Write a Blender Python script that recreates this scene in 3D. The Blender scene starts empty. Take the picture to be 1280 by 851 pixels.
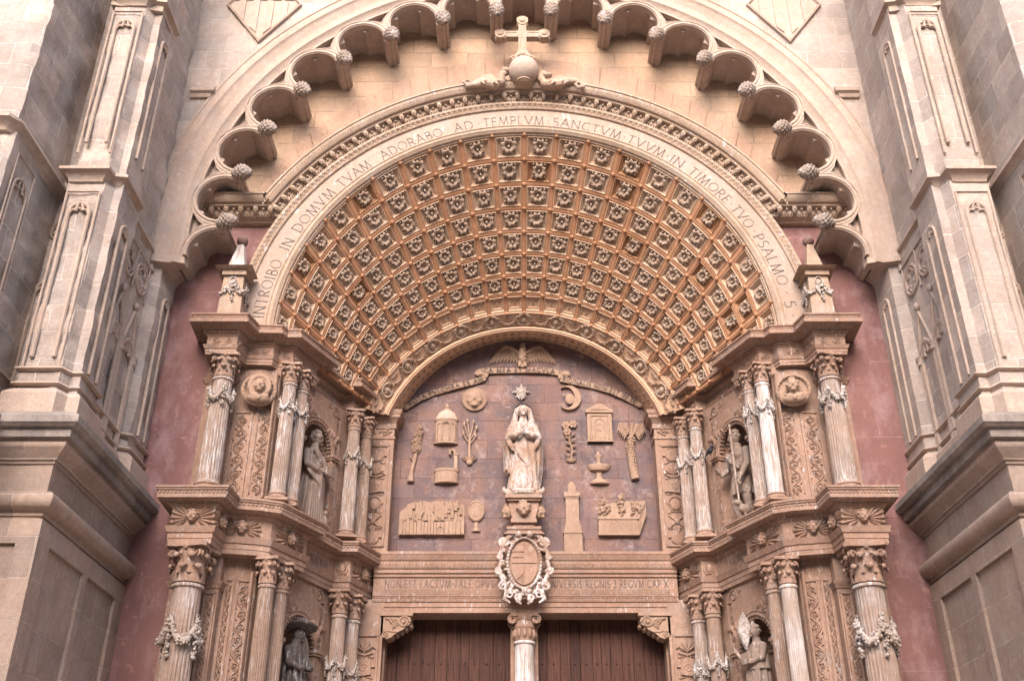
import bpy, math, random
from mathutils import Vector, Matrix, noise
R = math.radians
PI = math.pi
random.seed(7)
sc = bpy.context.scene
col = sc.collection

# ------------------------------------------------------------------ camera, sky, sun, exposure
cd = bpy.data.cameras.new('camera')
cam = bpy.data.objects.new('camera', cd); col.objects.link(cam)
cam.location = (-0.23, -18.0, 1.6)
cam.rotation_euler = (R(90 + 28.8), 0, 0)
cd.sensor_width = 36; cd.lens = 36; cd.clip_end = 600; cd.clip_start = 0.1
sc.camera = cam

SUN_EL, SUN_AZ = R(32), R(-8)        # azimuth measured from straight behind the camera, minus = from the left
world = bpy.data.worlds.new('World'); sc.world = world
world.use_nodes = True
wn = world.node_tree; wn.nodes.clear()
wo = wn.nodes.new('ShaderNodeOutputWorld'); wb = wn.nodes.new('ShaderNodeBackground')
sky = wn.nodes.new('ShaderNodeTexSky'); sky.sky_type = 'NISHITA'; sky.sun_disc = False
sky.sun_elevation = SUN_EL; sky.sun_rotation = PI - SUN_AZ
sky.air_density = 1.0; sky.dust_density = 3.0; sky.ozone_density = 0.6
wb.inputs['Strength'].default_value = 0.15
wn.links.new(sky.outputs[0], wb.inputs[0]); wn.links.new(wb.outputs[0], wo.inputs[0])

ld = bpy.data.lights.new('sun', 'SUN'); ld.energy = 2.0; ld.angle = R(46); ld.color = (1.0, 0.94, 0.925)
sun = bpy.data.objects.new('sun', ld); col.objects.link(sun)
sd = Vector((math.sin(SUN_AZ) * math.cos(SUN_EL), -math.cos(SUN_AZ) * math.cos(SUN_EL), math.sin(SUN_EL)))
sun.rotation_euler = (-sd).to_track_quat('-Z', 'Y').to_euler()
sun.location = sd * 60

sc.view_settings.view_transform = 'Standard'
sc.view_settings.look = 'None'
sc.view_settings.gamma = 1
sc.view_settings.use_curve_mapping = False
sc.view_settings.exposure = 1.58
sc.render.engine = 'CYCLES'
sc.cycles.use_denoising = True
sc.cycles.max_bounces = 8
sc.cycles.diffuse_bounces = 2

# ------------------------------------------------------------------ materials
class NT:
    def __init__(s, name):
        s.m = bpy.data.materials.new(name); s.m.use_nodes = True
        s.t = s.m.node_tree; s.t.nodes.clear()
        s.out = s.n('ShaderNodeOutputMaterial'); s.b = s.n('ShaderNodeBsdfPrincipled')
        s.t.links.new(s.b.outputs[0], s.out.inputs[0])
        s.b.inputs['Specular IOR Level'].default_value = 0.15
        g = s.n('ShaderNodeNewGeometry'); s.pos = g.outputs['Position']; s.nor = g.outputs['Normal']; s.geo = g
    def n(s, t): return s.t.nodes.new(t)
    def l(s, a, b): s.t.links.new(a, b)
    def setv(s, sock, v):
        if hasattr(v, 'is_linked') or isinstance(v, bpy.types.NodeSocket): s.l(v, sock)
        else: sock.default_value = v
    def math(s, op, a, b=0.0, c=None, clamp=False):
        n = s.n('ShaderNodeMath'); n.operation = op; n.use_clamp = clamp
        s.setv(n.inputs[0], a); s.setv(n.inputs[1], b)
        if c is not None: s.setv(n.inputs[2], c)
        return n.outputs[0]
    def mapping(s, vec, scale):
        n = s.n('ShaderNodeMapping'); n.inputs['Scale'].default_value = scale; s.l(vec, n.inputs[0]); return n.outputs[0]
    def noise(s, scale, detail=5, rough=0.6, vec=None, stretch=None):
        v = vec or s.pos
        if stretch: v = s.mapping(v, stretch)
        n = s.n('ShaderNodeTexNoise'); n.inputs['Scale'].default_value = scale; n.inputs['Detail'].default_value = detail
        n.inputs['Roughness'].default_value = rough; s.l(v, n.inputs['Vector']); return n.outputs[0]
    def ramp(s, fac, lo, hi, v0=0.0, v1=1.0):
        n = s.n('ShaderNodeMapRange'); n.clamp = True
        s.l(fac, n.inputs[0]); n.inputs[1].default_value = lo; n.inputs[2].default_value = hi
        n.inputs[3].default_value = v0; n.inputs[4].default_value = v1
        return n.outputs[0]
    def mix(s, fac, a, b, mode='MIX'):
        n = s.n('ShaderNodeMix'); n.data_type = 'RGBA'; n.blend_type = mode
        s.setv(n.inputs[0], fac)
        for k, v in ((6, a), (7, b)):
            if isinstance(v, tuple): v = tuple(v) + (1,) if len(v) == 3 else v
            s.setv(n.inputs[k], v)
        return n.outputs[2]
    def uz(s):
        sp = s.n('ShaderNodeSeparateXYZ'); s.l(s.pos, sp.inputs[0])
        sn = s.n('ShaderNodeSeparateXYZ'); s.l(s.geo.outputs['True Normal'], sn.inputs[0])
        ax = s.math('ABSOLUTE', sn.outputs[0]); ay = s.math('ABSOLUTE', sn.outputs[1])
        k = s.math('GREATER_THAN', ax, ay)
        u = s.math('ADD', s.math('MULTIPLY', sp.outputs[1], k), s.math('MULTIPLY', sp.outputs[0], s.math('SUBTRACT', 1.0, k)))
        cb = s.n('ShaderNodeCombineXYZ'); s.l(u, cb.inputs[0]); s.l(sp.outputs[2], cb.inputs[1]); s.l(k, cb.inputs[2])
        return cb.outputs[0]
    def finish(s, colr, height=None, dist=0.01, rough=0.85):
        s.setv(s.b.inputs['Base Color'], colr if not isinstance(colr, tuple) else colr + (1,))
        s.setv(s.b.inputs['Roughness'], rough)
        if height is not None:
            bp = s.n('ShaderNodeBump'); bp.inputs['Distance'].default_value = dist; bp.inputs['Strength'].default_value = 1.0
            s.l(height, bp.inputs['Height']); s.l(bp.outputs[0], s.b.inputs['Normal'])
        return s.m

def mul(c, k): return tuple(x * k for x in c)

def stone(name, base, alt, blocks=None, mortar=None, white=0.0, wscale=5.0, grime=0.25, pits=True, bump=0.012, streak=0.3, fine=26, wstretch=(1, 1, .35), grey=.42):
    t = NT(name)
    big = t.ramp(t.noise(0.9, 4, .6), .35, .65)
    c = t.mix(big, base, alt)
    med = t.noise(5.0, 6, .65)
    c = t.mix(t.ramp(med, .3, .75, 0, .5), c, mul(alt, .72))
    mt = t.noise(fine, 5, .75)
    c = t.mix(t.ramp(mt, .38, .66, 0, .45), c, mul(alt, .62))
    c = t.mix(t.ramp(t.noise(11, 4, .7), .52, .72, 0, .35), c, tuple(min(1, x * 1.22 + .03) for x in base))
    h = t.math('MULTIPLY', mt, .7)
    h = t.math('ADD', h, t.math('MULTIPLY', med, .5))
    if blocks:
        bw, bh, ms = blocks
        b = t.n('ShaderNodeTexBrick'); b.offset = .5; b.squash = 1.0
        wob = t.n('ShaderNodeMix'); wob.data_type = 'VECTOR'
        uz = t.uz()
        nz = t.n('ShaderNodeTexNoise'); nz.inputs['Scale'].default_value = 2.5; t.l(uz, nz.inputs['Vector'])
        va = t.n('ShaderNodeVectorMath'); va.operation = 'SCALE'; t.l(nz.outputs[1], va.inputs[0]); va.inputs['Scale'].default_value = .03
        vb = t.n('ShaderNodeVectorMath'); vb.operation = 'ADD'; t.l(uz, vb.inputs[0]); t.l(va.outputs[0], vb.inputs[1])
        t.l(vb.outputs[0], b.inputs['Vector'])
        b.inputs['Scale'].default_value = 1; b.inputs['Brick Width'].default_value = bw; b.inputs['Row Height'].default_value = bh
        b.inputs['Mortar Size'].default_value = ms; b.inputs['Mortar Smooth'].default_value = .3
        b.inputs['Color1'].default_value = (0.62, .62, .62, 1); b.inputs['Color2'].default_value = (1.12, 1.06, 1.0, 1); b.inputs['Mortar'].default_value = (1, 1, 1, 1)
        c = t.mix(.6, c, b.outputs[0], 'MULTIPLY')
        if mortar:
            mk = t.math('MULTIPLY', b.outputs['Fac'], t.ramp(t.noise(3.0, 3, .6), .38, .62, .1, .9))
            c = t.mix(mk, c, mortar)
        h = t.math('SUBTRACT', h, t.math('MULTIPLY', b.outputs['Fac'], .9))
    st = t.ramp(t.noise(3.0, 5, .65, stretch=(1, 1, .14)), .5, .8, 0, streak)
    c = t.mix(st, c, mul(alt, .42))
    if pits:
        vn = t.n('ShaderNodeTexVoronoi'); vn.inputs['Scale'].default_value = 22; t.l(t.pos, vn.inputs['Vector'])
        pk = t.math('MULTIPLY', t.ramp(vn.outputs['Distance'], .0, .20, 1, 0), t.ramp(t.noise(2.2, 3), .44, .58))
        c = t.mix(t.math('MULTIPLY', pk, .8), c, mul(alt, .28))
        h = t.math('SUBTRACT', h, t.math('MULTIPLY', pk, .7))
    gr = t.ramp(t.noise(2.4, 6, .75), .50, .68, 0, grey)
    c = t.mix(gr, c, tuple(.55 * sum(base) / 3 + .25 * x for x in base))
    if white > 0:
        wk = t.ramp(t.noise(wscale, 6, .72, stretch=wstretch), .62 - white * .3, .70 - white * .25)
        wk = t.math('MULTIPLY', wk, t.ramp(t.noise(1.1, 2), .36, .6))
        c = t.mix(t.math('MULTIPLY', wk, .85), c, (.60, .56, .56))
        h = t.math('ADD', h, t.math('MULTIPLY', wk, .25))
    if grime:
        gk = t.ramp(t.noise(1.7, 6, .7), .48, .78, 0, grime)
        c = t.mix(gk, c, mul(base, .35))
    return t.finish(c, h, bump, .88)

M = {}
M['gothic'] = stone('gothic_ashlar', (.55, .455, .40), (.44, .35, .305), (.62, .42, .009), (.66, .58, .53), bump=.018, grime=.32)
M['goth_plain'] = stone('gothic_stone', (.51, .395, .325), (.44, .32, .255), None, None, bump=.014, grime=.3)
M['goth_wall'] = stone('wall_ashlar', (.50, .36, .265), (.45, .30, .205), (.72, .38, .009), (.26, .18, .13), bump=.014, grime=.3, streak=.25, grey=.1)
M['voussoir'] = stone('voussoir_stone', (.43, .285, .21), (.385, .24, .17), None, None, bump=.01, grime=.25, pits=False, grey=.1)
M['pedestal'] = stone('pedestal_ashlar', (.43, .32, .265), (.35, .255, .205), (.70, .5, .008), (.50, .41, .35), bump=.01, grime=.35)
M['dark_mould'] = stone('weathered_moulding', (.42, .34, .29), (.22, .185, .17), None, None, bump=.012, grime=.65, streak=.85)
M['portal'] = stone('portal_stone', (.405, .262, .195), (.30, .18, .13), None, None, white=.14, wscale=17, grime=.4, bump=.01, pits=False, streak=.35)
M['shaft'] = stone('column_stone', (.40, .295, .24), (.32, .215, .165), None, None, white=.46, wscale=24, grime=.4, bump=.012, pits=False, wstretch=(1.6, 1.6, .14))
M['shaft_plain'] = stone('bare_column_stone', (.34, .235, .18), (.27, .17, .125), None, None, white=.28, wscale=24, grime=.4, bump=.012, pits=False, wstretch=(1.6, 1.6, .14))
M['garland'] = stone('garland_stone', (.46, .38, .33), (.36, .27, .22), None, None, white=.6, wscale=16, grime=.3, pits=False, wstretch=(1, 1, 1))
M['relief'] = stone('relief_stone', (.40, .275, .205), (.33, .21, .15), None, None, white=.0, grime=.3, bump=.01, pits=False, grey=.1)
M['arch'] = stone('archivolt_stone', (.47, .345, .265), (.38, .26, .185), None, None, white=.15, wscale=14, grime=.3, bump=.01, pits=False)
M['band'] = stone('inscription_stone', (.43, .32, .26), (.38, .27, .21), None, None, white=.1, grime=.15, bump=.004, pits=False, streak=.15)
M['vault'] = stone('vault_stone', (.61, .415, .295), (.56, .345, .225), None, None, white=.0, grime=.25, bump=.006, pits=False, streak=.25, grey=.1)
M['rib'] = stone('vault_rib_stone', (.50, .275, .165), (.41, .195, .105), None, None, white=.0, grime=.4, bump=.006, pits=False, streak=.4, grey=.1)
M['rosette'] = stone('rosette_stone', (.46, .34, .265), (.37, .255, .185), None, None, white=.15, wscale=22, grime=.4, pits=False, wstretch=(1, 1, 1), grey=.1)
M['statue'] = stone('statue_stone', (.38, .25, .18), (.29, .175, .12), None, None, white=.72, wscale=20, grime=.3, pits=False, wstretch=(1.3, 1.3, .45))
M['statue_dark'] = stone('niche_statue_stone', (.36, .265, .21), (.28, .20, .16), None, None, white=.2, wscale=14, grime=.4, pits=False)
M['statue_shadowed'] = stone('shadowed_statue_stone', (.19, .15, .135), (.105, .085, .08), None, None, white=.25, wscale=14, grime=.6, pits=False)  # dark tone stands in for the shadow inside the lower left niche
M['white_worn'] = stone('white_worn_stone', (.46, .36, .30), (.38, .28, .225), None, None, white=.72, wscale=15, grime=.2, pits=False, wstretch=(1.5, 1.5, .16))
M['ball'] = stone('dark_ball_stone', (.23, .14, .115), (.19, .11, .09), None, None, grime=.3, pits=False)

def m_red():
    t = NT('red_limewash')
    a = t.ramp(t.noise(.8, 5, .6), .35, .68)
    c = t.mix(a, (.22, .112, .10), (.16, .083, .08))
    c = t.mix(t.ramp(t.noise(2.6, 6, .7, stretch=(1, 1, .5)), .5, .75, 0, .55), c, (.40, .255, .245))
    c = t.mix(t.ramp(t.noise(1.9, 6, .7, stretch=(1.5, 1.5, .22)), .55, .75, 0, .5), c, (.15, .075, .075))
    b = t.n('ShaderNodeTexBrick'); t.l(t.uz(), b.inputs['Vector']); b.inputs['Scale'].default_value = 1
    b.inputs['Brick Width'].default_value = .75; b.inputs['Row Height'].default_value = .45; b.inputs['Mortar Size'].default_value = .006
    c = t.mix(t.math('MULTIPLY', b.outputs['Fac'], t.ramp(t.noise(2.5, 3), .5, .68, .0, .6)), c, (.46, .31, .29))
    c = t.mix(t.ramp(t.noise(14, 6, .8), .42, .7, 0, .45), c, (.20, .10, .095))
    c = t.mix(t.math('MULTIPLY', t.ramp(t.noise(1.3, 6, .72, stretch=(1, 1, .6)), .53, .66), .5), c, (.36, .24, .25))
    pn = t.ramp(t.noise(5, 3, .5), .64, .66)
    c = t.mix(t.math('MULTIPLY', pn, .4), c, (.36, .19, .165))
    h = t.math('SUBTRACT', t.math('MULTIPLY', t.noise(30, 5, .7), .4), t.math('MULTIPLY', b.outputs['Fac'], .5))
    return t.finish(c, h, .008, .9)
M['red'] = m_red()

def m_tymp():
    t = NT('tympanum_red_blocks')
    b = t.n('ShaderNodeTexBrick'); uz = t.uz()
    nz = t.n('ShaderNodeTexNoise'); nz.inputs['Scale'].default_value = 3.0; t.l(uz, nz.inputs['Vector'])
    va = t.n('ShaderNodeVectorMath'); va.operation = 'SCALE'; t.l(nz.outputs[1], va.inputs[0]); va.inputs['Scale'].default_value = .04
    vb = t.n('ShaderNodeVectorMath'); vb.operation = 'ADD'; t.l(uz, vb.inputs[0]); t.l(va.outputs[0], vb.inputs[1]); t.l(vb.outputs[0], b.inputs['Vector'])
    b.inputs['Scale'].default_value = 1; b.offset = .38
    b.inputs['Brick Width'].default_value = .68; b.inputs['Row Height'].default_value = .39; b.inputs['Mortar Size'].default_value = .005
    b.inputs['Color1'].default_value = (.66, .68, .74, 1); b.inputs['Color2'].default_value = (1.2, 1.1, 1.02, 1); b.inputs['Mortar'].default_value = (1, 1, 1, 1)
    c = t.mix(t.ramp(t.noise(1.3, 5, .65), .40, .60), (.21, .128, .112), (.15, .112, .116))
    c = t.mix(.75, c, b.outputs[0], 'MULTIPLY')
    c = t.mix(t.ramp(t.noise(3.1, 7, .75), .50, .62, 0, .65), c, (.225, .125, .09))
    pl = t.math('MULTIPLY', t.ramp(t.noise(5.5, 8, .8), .50, .62), t.ramp(t.noise(1.4, 3), .44, .58))
    c = t.mix(t.math('MULTIPLY', pl, .7), c, (.36, .27, .25))
    c = t.mix(t.ramp(t.noise(2.4, 6, .75, stretch=(1, 1, .4)), .52, .72, 0, .75), c, (.065, .045, .052))
    c = t.mix(t.ramp(t.noise(18, 6, .8), .44, .66, 0, .4), c, (.10, .067, .065))
    mk = t.math('MULTIPLY', b.outputs['Fac'], t.ramp(t.noise(2.0, 4), .42, .6, .0, .8))
    c = t.mix(mk, c, (.06, .035, .035))
    h = t.math('SUBTRACT', t.math('MULTIPLY', t.noise(14, 6, .75), .9), t.math('MULTIPLY', b.outputs['Fac'], .6))
    return t.finish(c, h, .016, .75)
M['tymp'] = m_tymp()

def m_wood():
    t = NT('old_door_wood')
    sp = t.n('ShaderNodeSeparateXYZ'); t.l(t.pos, sp.inputs[0])
    pk = t.math('FLOOR', t.math('MULTIPLY', sp.outputs[0], 5.2))
    wn_ = t.n('ShaderNodeTexWhiteNoise'); wn_.noise_dimensions = '1D'; t.l(pk, wn_.inputs['W'])
    c = t.mix(wn_.outputs[0], (.068, .030, .022), (.115, .050, .035))
    g = t.noise(7, 6, .7, stretch=(6, 6, .28))
    c = t.mix(t.ramp(g, .36, .66, 0, .85), c, (.020, .010, .009))
    kn = t.n('ShaderNodeTexVoronoi'); kn.inputs['Scale'].default_value = 3.0; t.l(t.mapping(t.pos, (1.6, 1.6, .8)), kn.inputs['Vector'])
    c = t.mix(t.ramp(kn.outputs['Distance'], .05, .13, .9, 0), c, (.012, .008, .008))
    c = t.mix(t.ramp(t.noise(2.1, 5, .7, stretch=(2, 2, .3)), .55, .8, 0, .4), c, (.075, .05, .042))
    return t.finish(c, g, .006, .7)
M['wood'] = m_wood()

def plain(name, c, rough=.8):
    t = NT(name); k = t.noise(12, 4)
    return t.finish(t.mix(t.ramp(k, .3, .7), mul(c, .75), mul(c, 1.15)), k, .003, rough)
M['ink'] = plain('inscription_pigment', (.12, .095, .09))
M['ink_warm'] = plain('worn_inscription_pigment', (.19, .13, .10))
M['iron'] = plain('dark_iron', (.05, .04, .04), .6)
M['feather'] = plain('pigeon_feathers', (.035, .035, .045), .6)

def m_ground():
    t = NT('plaza_paving')
    b = t.n('ShaderNodeTexBrick'); t.l(t.pos, b.inputs['Vector']); b.inputs['Scale'].default_value = 1
    b.inputs['Brick Width'].default_value = .8; b.inputs['Row Height'].default_value = .5; b.inputs['Mortar Size'].default_value = .008
    b.inputs['Color1'].default_value = (.46, .38, .30, 1); b.inputs['Color2'].default_value = (.54, .44, .35, 1); b.inputs['Mortar'].default_value = (.2, .16, .13, 1)
    c = t.mix(t.ramp(t.noise(.7, 5), .4, .7, 0, .4), b.outputs[0], (.38, .31, .25))
    return t.finish(c, t.noise(20, 4), .006, .8)
M['ground'] = m_ground()
# ------------------------------------------------------------------ mesh builder
class MB:
    def __init__(s): s.v = []; s.f = []
    def add(s, vs, fs, T=None):
        o = len(s.v)
        if T is None: s.v += [tuple(v) for v in vs]
        else: s.v += [tuple(T @ Vector(v)) for v in vs]
        s.f += [tuple(i + o for i in f) for f in fs]
        return s
    def merge(s, other, T=None): return s.add(other.v, other.f, T)
    def box(s, x0, x1, y0, y1, z0, z1, T=None):
        v = [(x, y, z) for z in (z0, z1) for y in (y0, y1) for x in (x0, x1)]
        return s.add(v, [(0, 2, 3, 1), (4, 5, 7, 6), (0, 1, 5, 4), (2, 6, 7, 3), (0, 4, 6, 2), (1, 3, 7, 5)], T)
    def grid(s, rows, cu=False, cv=False, T=None):
        nu = len(rows); nv = len(rows[0]); fs = []
        for i in range(nu if cu else nu - 1):
            for j in range(nv if cv else nv - 1):
                a, b = i, (i + 1) % nu; c, d = j, (j + 1) % nv
                fs.append((a * nv + c, a * nv + d, b * nv + d, b * nv + c))
        return s.add([p for r in rows for p in r], fs, T)
    def prism(s, poly, z0, z1, T=None):            # polygon in XY, extruded up
        n = len(poly); v = [(x, y, z0) for x, y in poly] + [(x, y, z1) for x, y in poly]
        f = [tuple(range(n - 1, -1, -1)), tuple(range(n, 2 * n))] + [(i, (i + 1) % n, n + (i + 1) % n, n + i) for i in range(n)]
        return s.add(v, f, T)
    def prism_y(s, poly, y0, y1, T=None):          # polygon in XZ, extruded along Y
        n = len(poly); v = [(x, y0, z) for x, z in poly] + [(x, y1, z) for x, z in poly]
        f = [tuple(range(n)), tuple(range(2 * n - 1, n - 1, -1))] + [((i + 1) % n, i, n + i, n + (i + 1) % n) for i in range(n)]
        return s.add(v, f, T)
    def dome(s, poly, y0, y1, k=.8, T=None):       # raised XZ outline with a bevelled rim
        n = len(poly); cx = sum(p[0] for p in poly) / n; cz = sum(p[1] for p in poly) / n
        ym = y0 + (y1 - y0) * .55
        rows = [[(x, y0, z) for x, z in poly], [(x, ym, z) for x, z in poly], [(cx + (x - cx) * k, y1, cz + (z - cz) * k) for x, z in poly]]
        s.grid(rows, False, True, T)
        return s.add(rows[2], [tuple(range(n))], T)
    def lathe(s, prof, n=24, c=(0, 0, 0), T=None, a0=0, a1=2 * PI, cap=True, fl=None):
        closed = abs(a1 - a0 - 2 * PI) < 1e-6; m = n if closed else n + 1; rows = []
        for r, z in prof:
            row = []
            for i in range(m):
                a = a0 + (a1 - a0) * i / n; k = fl(a, z) if fl else 1
                row.append((c[0] + r * k * math.cos(a), c[1] + r * k * math.sin(a), c[2] + z))
            rows.append(row)
        s.grid(rows, False, closed, T)
        if cap and closed:
            if prof[0][0] > 1e-4: s.add(rows[0], [tuple(range(m - 1, -1, -1))], T)
            if prof[-1][0] > 1e-4: s.add(rows[-1], [tuple(range(m))], T)
        return s
    def tube(s, pts, rad, n=8, T=None, cap=True, flat=1.0):
        pts = [Vector(p) for p in pts]; m = len(pts)
        if not isinstance(rad, (list, tuple)): rad = [rad] * m
        rows = []; up = None
        for i, p in enumerate(pts):
            d = pts[min(i + 1, m - 1)] - pts[max(i - 1, 0)]
            d = d.normalized() if d.length > 1e-9 else Vector((0, 0, 1))
            if up is None:
                up = Vector((0, 1, 0)) if abs(d.y) < .9 else Vector((1, 0, 0))
            x = d.cross(up)
            x = x.normalized() if x.length > 1e-6 else d.orthogonal().normalized()
            u = x.cross(d).normalized(); up = u
            rows.append([tuple(p + (x * math.cos(a) + u * math.sin(a) * flat) * rad[i]) for a in [2 * PI * k / n for k in range(n)]])
        s.grid(rows, False, True, T)
        if cap:
            s.add(rows[0], [tuple(range(n))], T); s.add(rows[-1], [tuple(range(n - 1, -1, -1))], T)
        return s
    def sphere(s, c, r, nu=12, nv=8, T=None):
        if not isinstance(r, (list, tuple)): r = (r, r, r)
        rows = []
        for i in range(nv + 1):
            b = -PI / 2 + PI * i / nv; cb = max(math.cos(b), 1e-4)
            rows.append([(c[0] + r[0] * cb * math.cos(2 * PI * k / nu), c[1] + r[1] * cb * math.sin(2 * PI * k / nu), c[2] + r[2] * math.sin(b)) for k in range(nu)])
        s.grid(rows, False, True, T)
        s.add(rows[0], [tuple(range(nu - 1, -1, -1))], T); s.add(rows[-1], [tuple(range(nu))], T)
        return s
    def sweep_plan(s, path, prof, T=None, caps=True):
        """profile (offset outward, z) along a plan path; outward is to the right of the walking direction"""
        n = len(path); ms = []
        for i in range(n):
            nn = []
            for a, b in ((i - 1, i), (i, i + 1)):
                if a < 0 or b >= n: continue
                d = Vector((path[b][0] - path[a][0], path[b][1] - path[a][1])).normalized(); nn.append(Vector((d.y, -d.x)))
            if len(nn) == 1: m = nn[0]
            else:
                m = (nn[0] + nn[1]) / max(.35, 1 + nn[0].dot(nn[1]))
            ms.append(m)
        rows = [[(path[i][0] + ms[i].x * o, path[i][1] + ms[i].y * o, z) for o, z in prof] for i in range(n)]
        s.grid(rows, False, False, T)
        return ms
    def sweep_xz(s, path, prof, T=None):
        """profile (offset to the left of the walking direction, y) along a path in XZ"""
        n = len(path); rows = []
        for i in range(n):
            nn = []
            for a, b in ((i - 1, i), (i, i + 1)):
                if a < 0 or b >= n: continue
                d = Vector((path[b][0] - path[a][0], path[b][1] - path[a][1])).normalized(); nn.append(Vector((-d.y, d.x)))
            m = nn[0] if len(nn) == 1 else (nn[0] + nn[1]) / max(.35, 1 + nn[0].dot(nn[1]))
            rows.append([(path[i][0] + m.x * o, y, path[i][1] + m.y * o) for o, y in prof])
        s.grid(rows, False, False, T)
        k = len(prof)
        s.add(rows[0], [tuple(range(k))], T); s.add(rows[-1], [tuple(range(k - 1, -1, -1))], T)
        return s
    def rough_prism(s, path, back, z0, z1, amp, step=.16, course=.42, seed=0.0):
        """a masonry mass: plan path cut into short steps and courses, each pushed in or out a little as worn blocks are"""
        pts = []; n = len(path)
        for i in range(n - 1):
            a, b = Vector(path[i]), Vector(path[i + 1]); d = b - a; m = max(1, int(d.length / step)); nn = Vector((d.y, -d.x)).normalized()
            for k in range(m):
                q = nn
                if k == 0 and i > 0:
                    e = (Vector(path[i]) - Vector(path[i - 1])).normalized(); q = (nn + Vector((e.y, -e.x))).normalized()
                pts.append((a + d * k / m, q, i, k / m * d.length))
        pts.append((Vector(path[-1]), nn, n - 2, 0))
        zs = []; z = z0
        while z < z1 - .02:
            zs.append(z); z += .07
        zs.append(z1); rows = []
        for z in zs:
            row = []; c = math.floor(z / course)
            for p, q, i, u in pts:
                w = noise.noise(Vector((p.x * 2.3 + seed, p.y * 2.3, z * 1.9))) + .6 * noise.noise(Vector((p.x * 6 + seed, p.y * 6, z * 5.5)))
                st_ = noise.cell(Vector((c * 3.1 + seed, math.floor(u / .7 + (c % 2) * .5) * 1.7, i * 2.3)))
                o = amp * (min(0.35, w) - .25) + (st_ - .5) * amp * .35
                row.append((p.x + q.x * o, p.y + q.y * o, z))
            rows.append(row)
        s.grid(rows)
        s.add([rows[-1][k] for k in range(len(pts))] + [(x, y, z1) for x, y in back], [tuple(range(len(pts) + len(back)))])
        return s
    def mesh(s, name, mat, smooth=None):
        me = bpy.data.meshes.new(name); me.from_pydata(s.v, [], s.f); me.materials.append(mat)
        me.validate(); 
        import bmesh
        bm = bmesh.new(); bm.from_mesh(me); bmesh.ops.recalc_face_normals(bm, faces=bm.faces); bm.to_mesh(me); bm.free()
        if smooth: me.shade_smooth() if smooth is True else shade_auto(me, smooth)
        return me
    def build(s, name, mat, parent=None, smooth=None, local=False):
        if parent is not None and not local:
            Ti = parent.matrix_basis.inverted(); s.v = [tuple(Ti @ Vector(v)) for v in s.v]
        return put(name, s.mesh(name, mat, smooth), parent)

def shade_auto(me, ang):
    me.shade_smooth()
    me.set_sharp_from_angle(angle=R(ang))

def put(name, me, parent=None, loc=None, rot=None, scale=None, mtx=None):
    o = bpy.data.objects.new(name, me); col.objects.link(o)
    if parent is not None: o.parent = parent
    if mtx is not None: o.matrix_basis = mtx
    if loc is not None: o.location = loc
    if rot is not None: o.rotation_euler = rot
    if scale is not None: o.scale = scale
    return o

def tag(o, label, cat, group=None, kind=None):
    if label: o['label'] = label
    if cat: o['category'] = cat
    if group: o['group'] = group
    if kind: o['kind'] = kind
    return o

def thing(name, label, cat, loc=(0, 0, 0), rz=0, group=None, scale=1):
    o = bpy.data.objects.new(name, None); col.objects.link(o)
    o.empty_display_size = .2
    sca = scale if isinstance(scale, (tuple, list)) else (scale,) * 3
    o.matrix_basis = Matrix.LocRotScale(Vector(loc), Matrix.Rotation(rz, 3, 'Z'), Vector(sca))
    return tag(o, label, cat, group)

def D(p): return (p[0], p[1] - 18.0)           # (x, distance from the camera plane) -> (x, y)
def mirror(mb, sx):
    if sx < 0: mb.v = [(-x, y, z) for x, y, z in mb.v]
    return mb
MX = Matrix.Diagonal((-1, 1, 1, 1))
def TR(x=0, y=0, z=0, rx=0, ry=0, rz=0, s=1):
    S = Matrix.Diagonal((s, s, s, 1)) if not isinstance(s, (tuple, list)) else Matrix.Diagonal((s[0], s[1], s[2], 1))
    return Matrix.Translation((x, y, z)) @ Matrix.Rotation(rz, 4, 'Z') @ Matrix.Rotation(ry, 4, 'Y') @ Matrix.Rotation(rx, 4, 'X') @ S

def sculpt(mb, name, mat, voxel=.012, smooth=2, factor=.5):
    """one continuous carved surface out of overlapping closed shapes"""
    me = mb.mesh('raw', mat); o = put('raw', me)
    r = o.modifiers.new('r', 'REMESH'); r.mode = 'VOXEL'; r.voxel_size = voxel; r.use_smooth_shade = True
    if smooth:
        q = o.modifiers.new('s', 'SMOOTH'); q.iterations = smooth; q.factor = factor
    dg = bpy.context.evaluated_depsgraph_get(); dg.update()
    out = bpy.data.meshes.new_from_object(o.evaluated_get(dg)); out.name = name
    bpy.data.objects.remove(o); bpy.data.meshes.remove(me)
    if not out.materials: out.materials.append(mat)
    return out

def arc(cx, cz, r, a0, a1, n):                 # angles from straight up, clockwise, radians
    return [(cx + r * math.sin(a0 + (a1 - a0) * i / n), cz + r * math.cos(a0 + (a1 - a0) * i / n)) for i in range(n + 1)]

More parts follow.
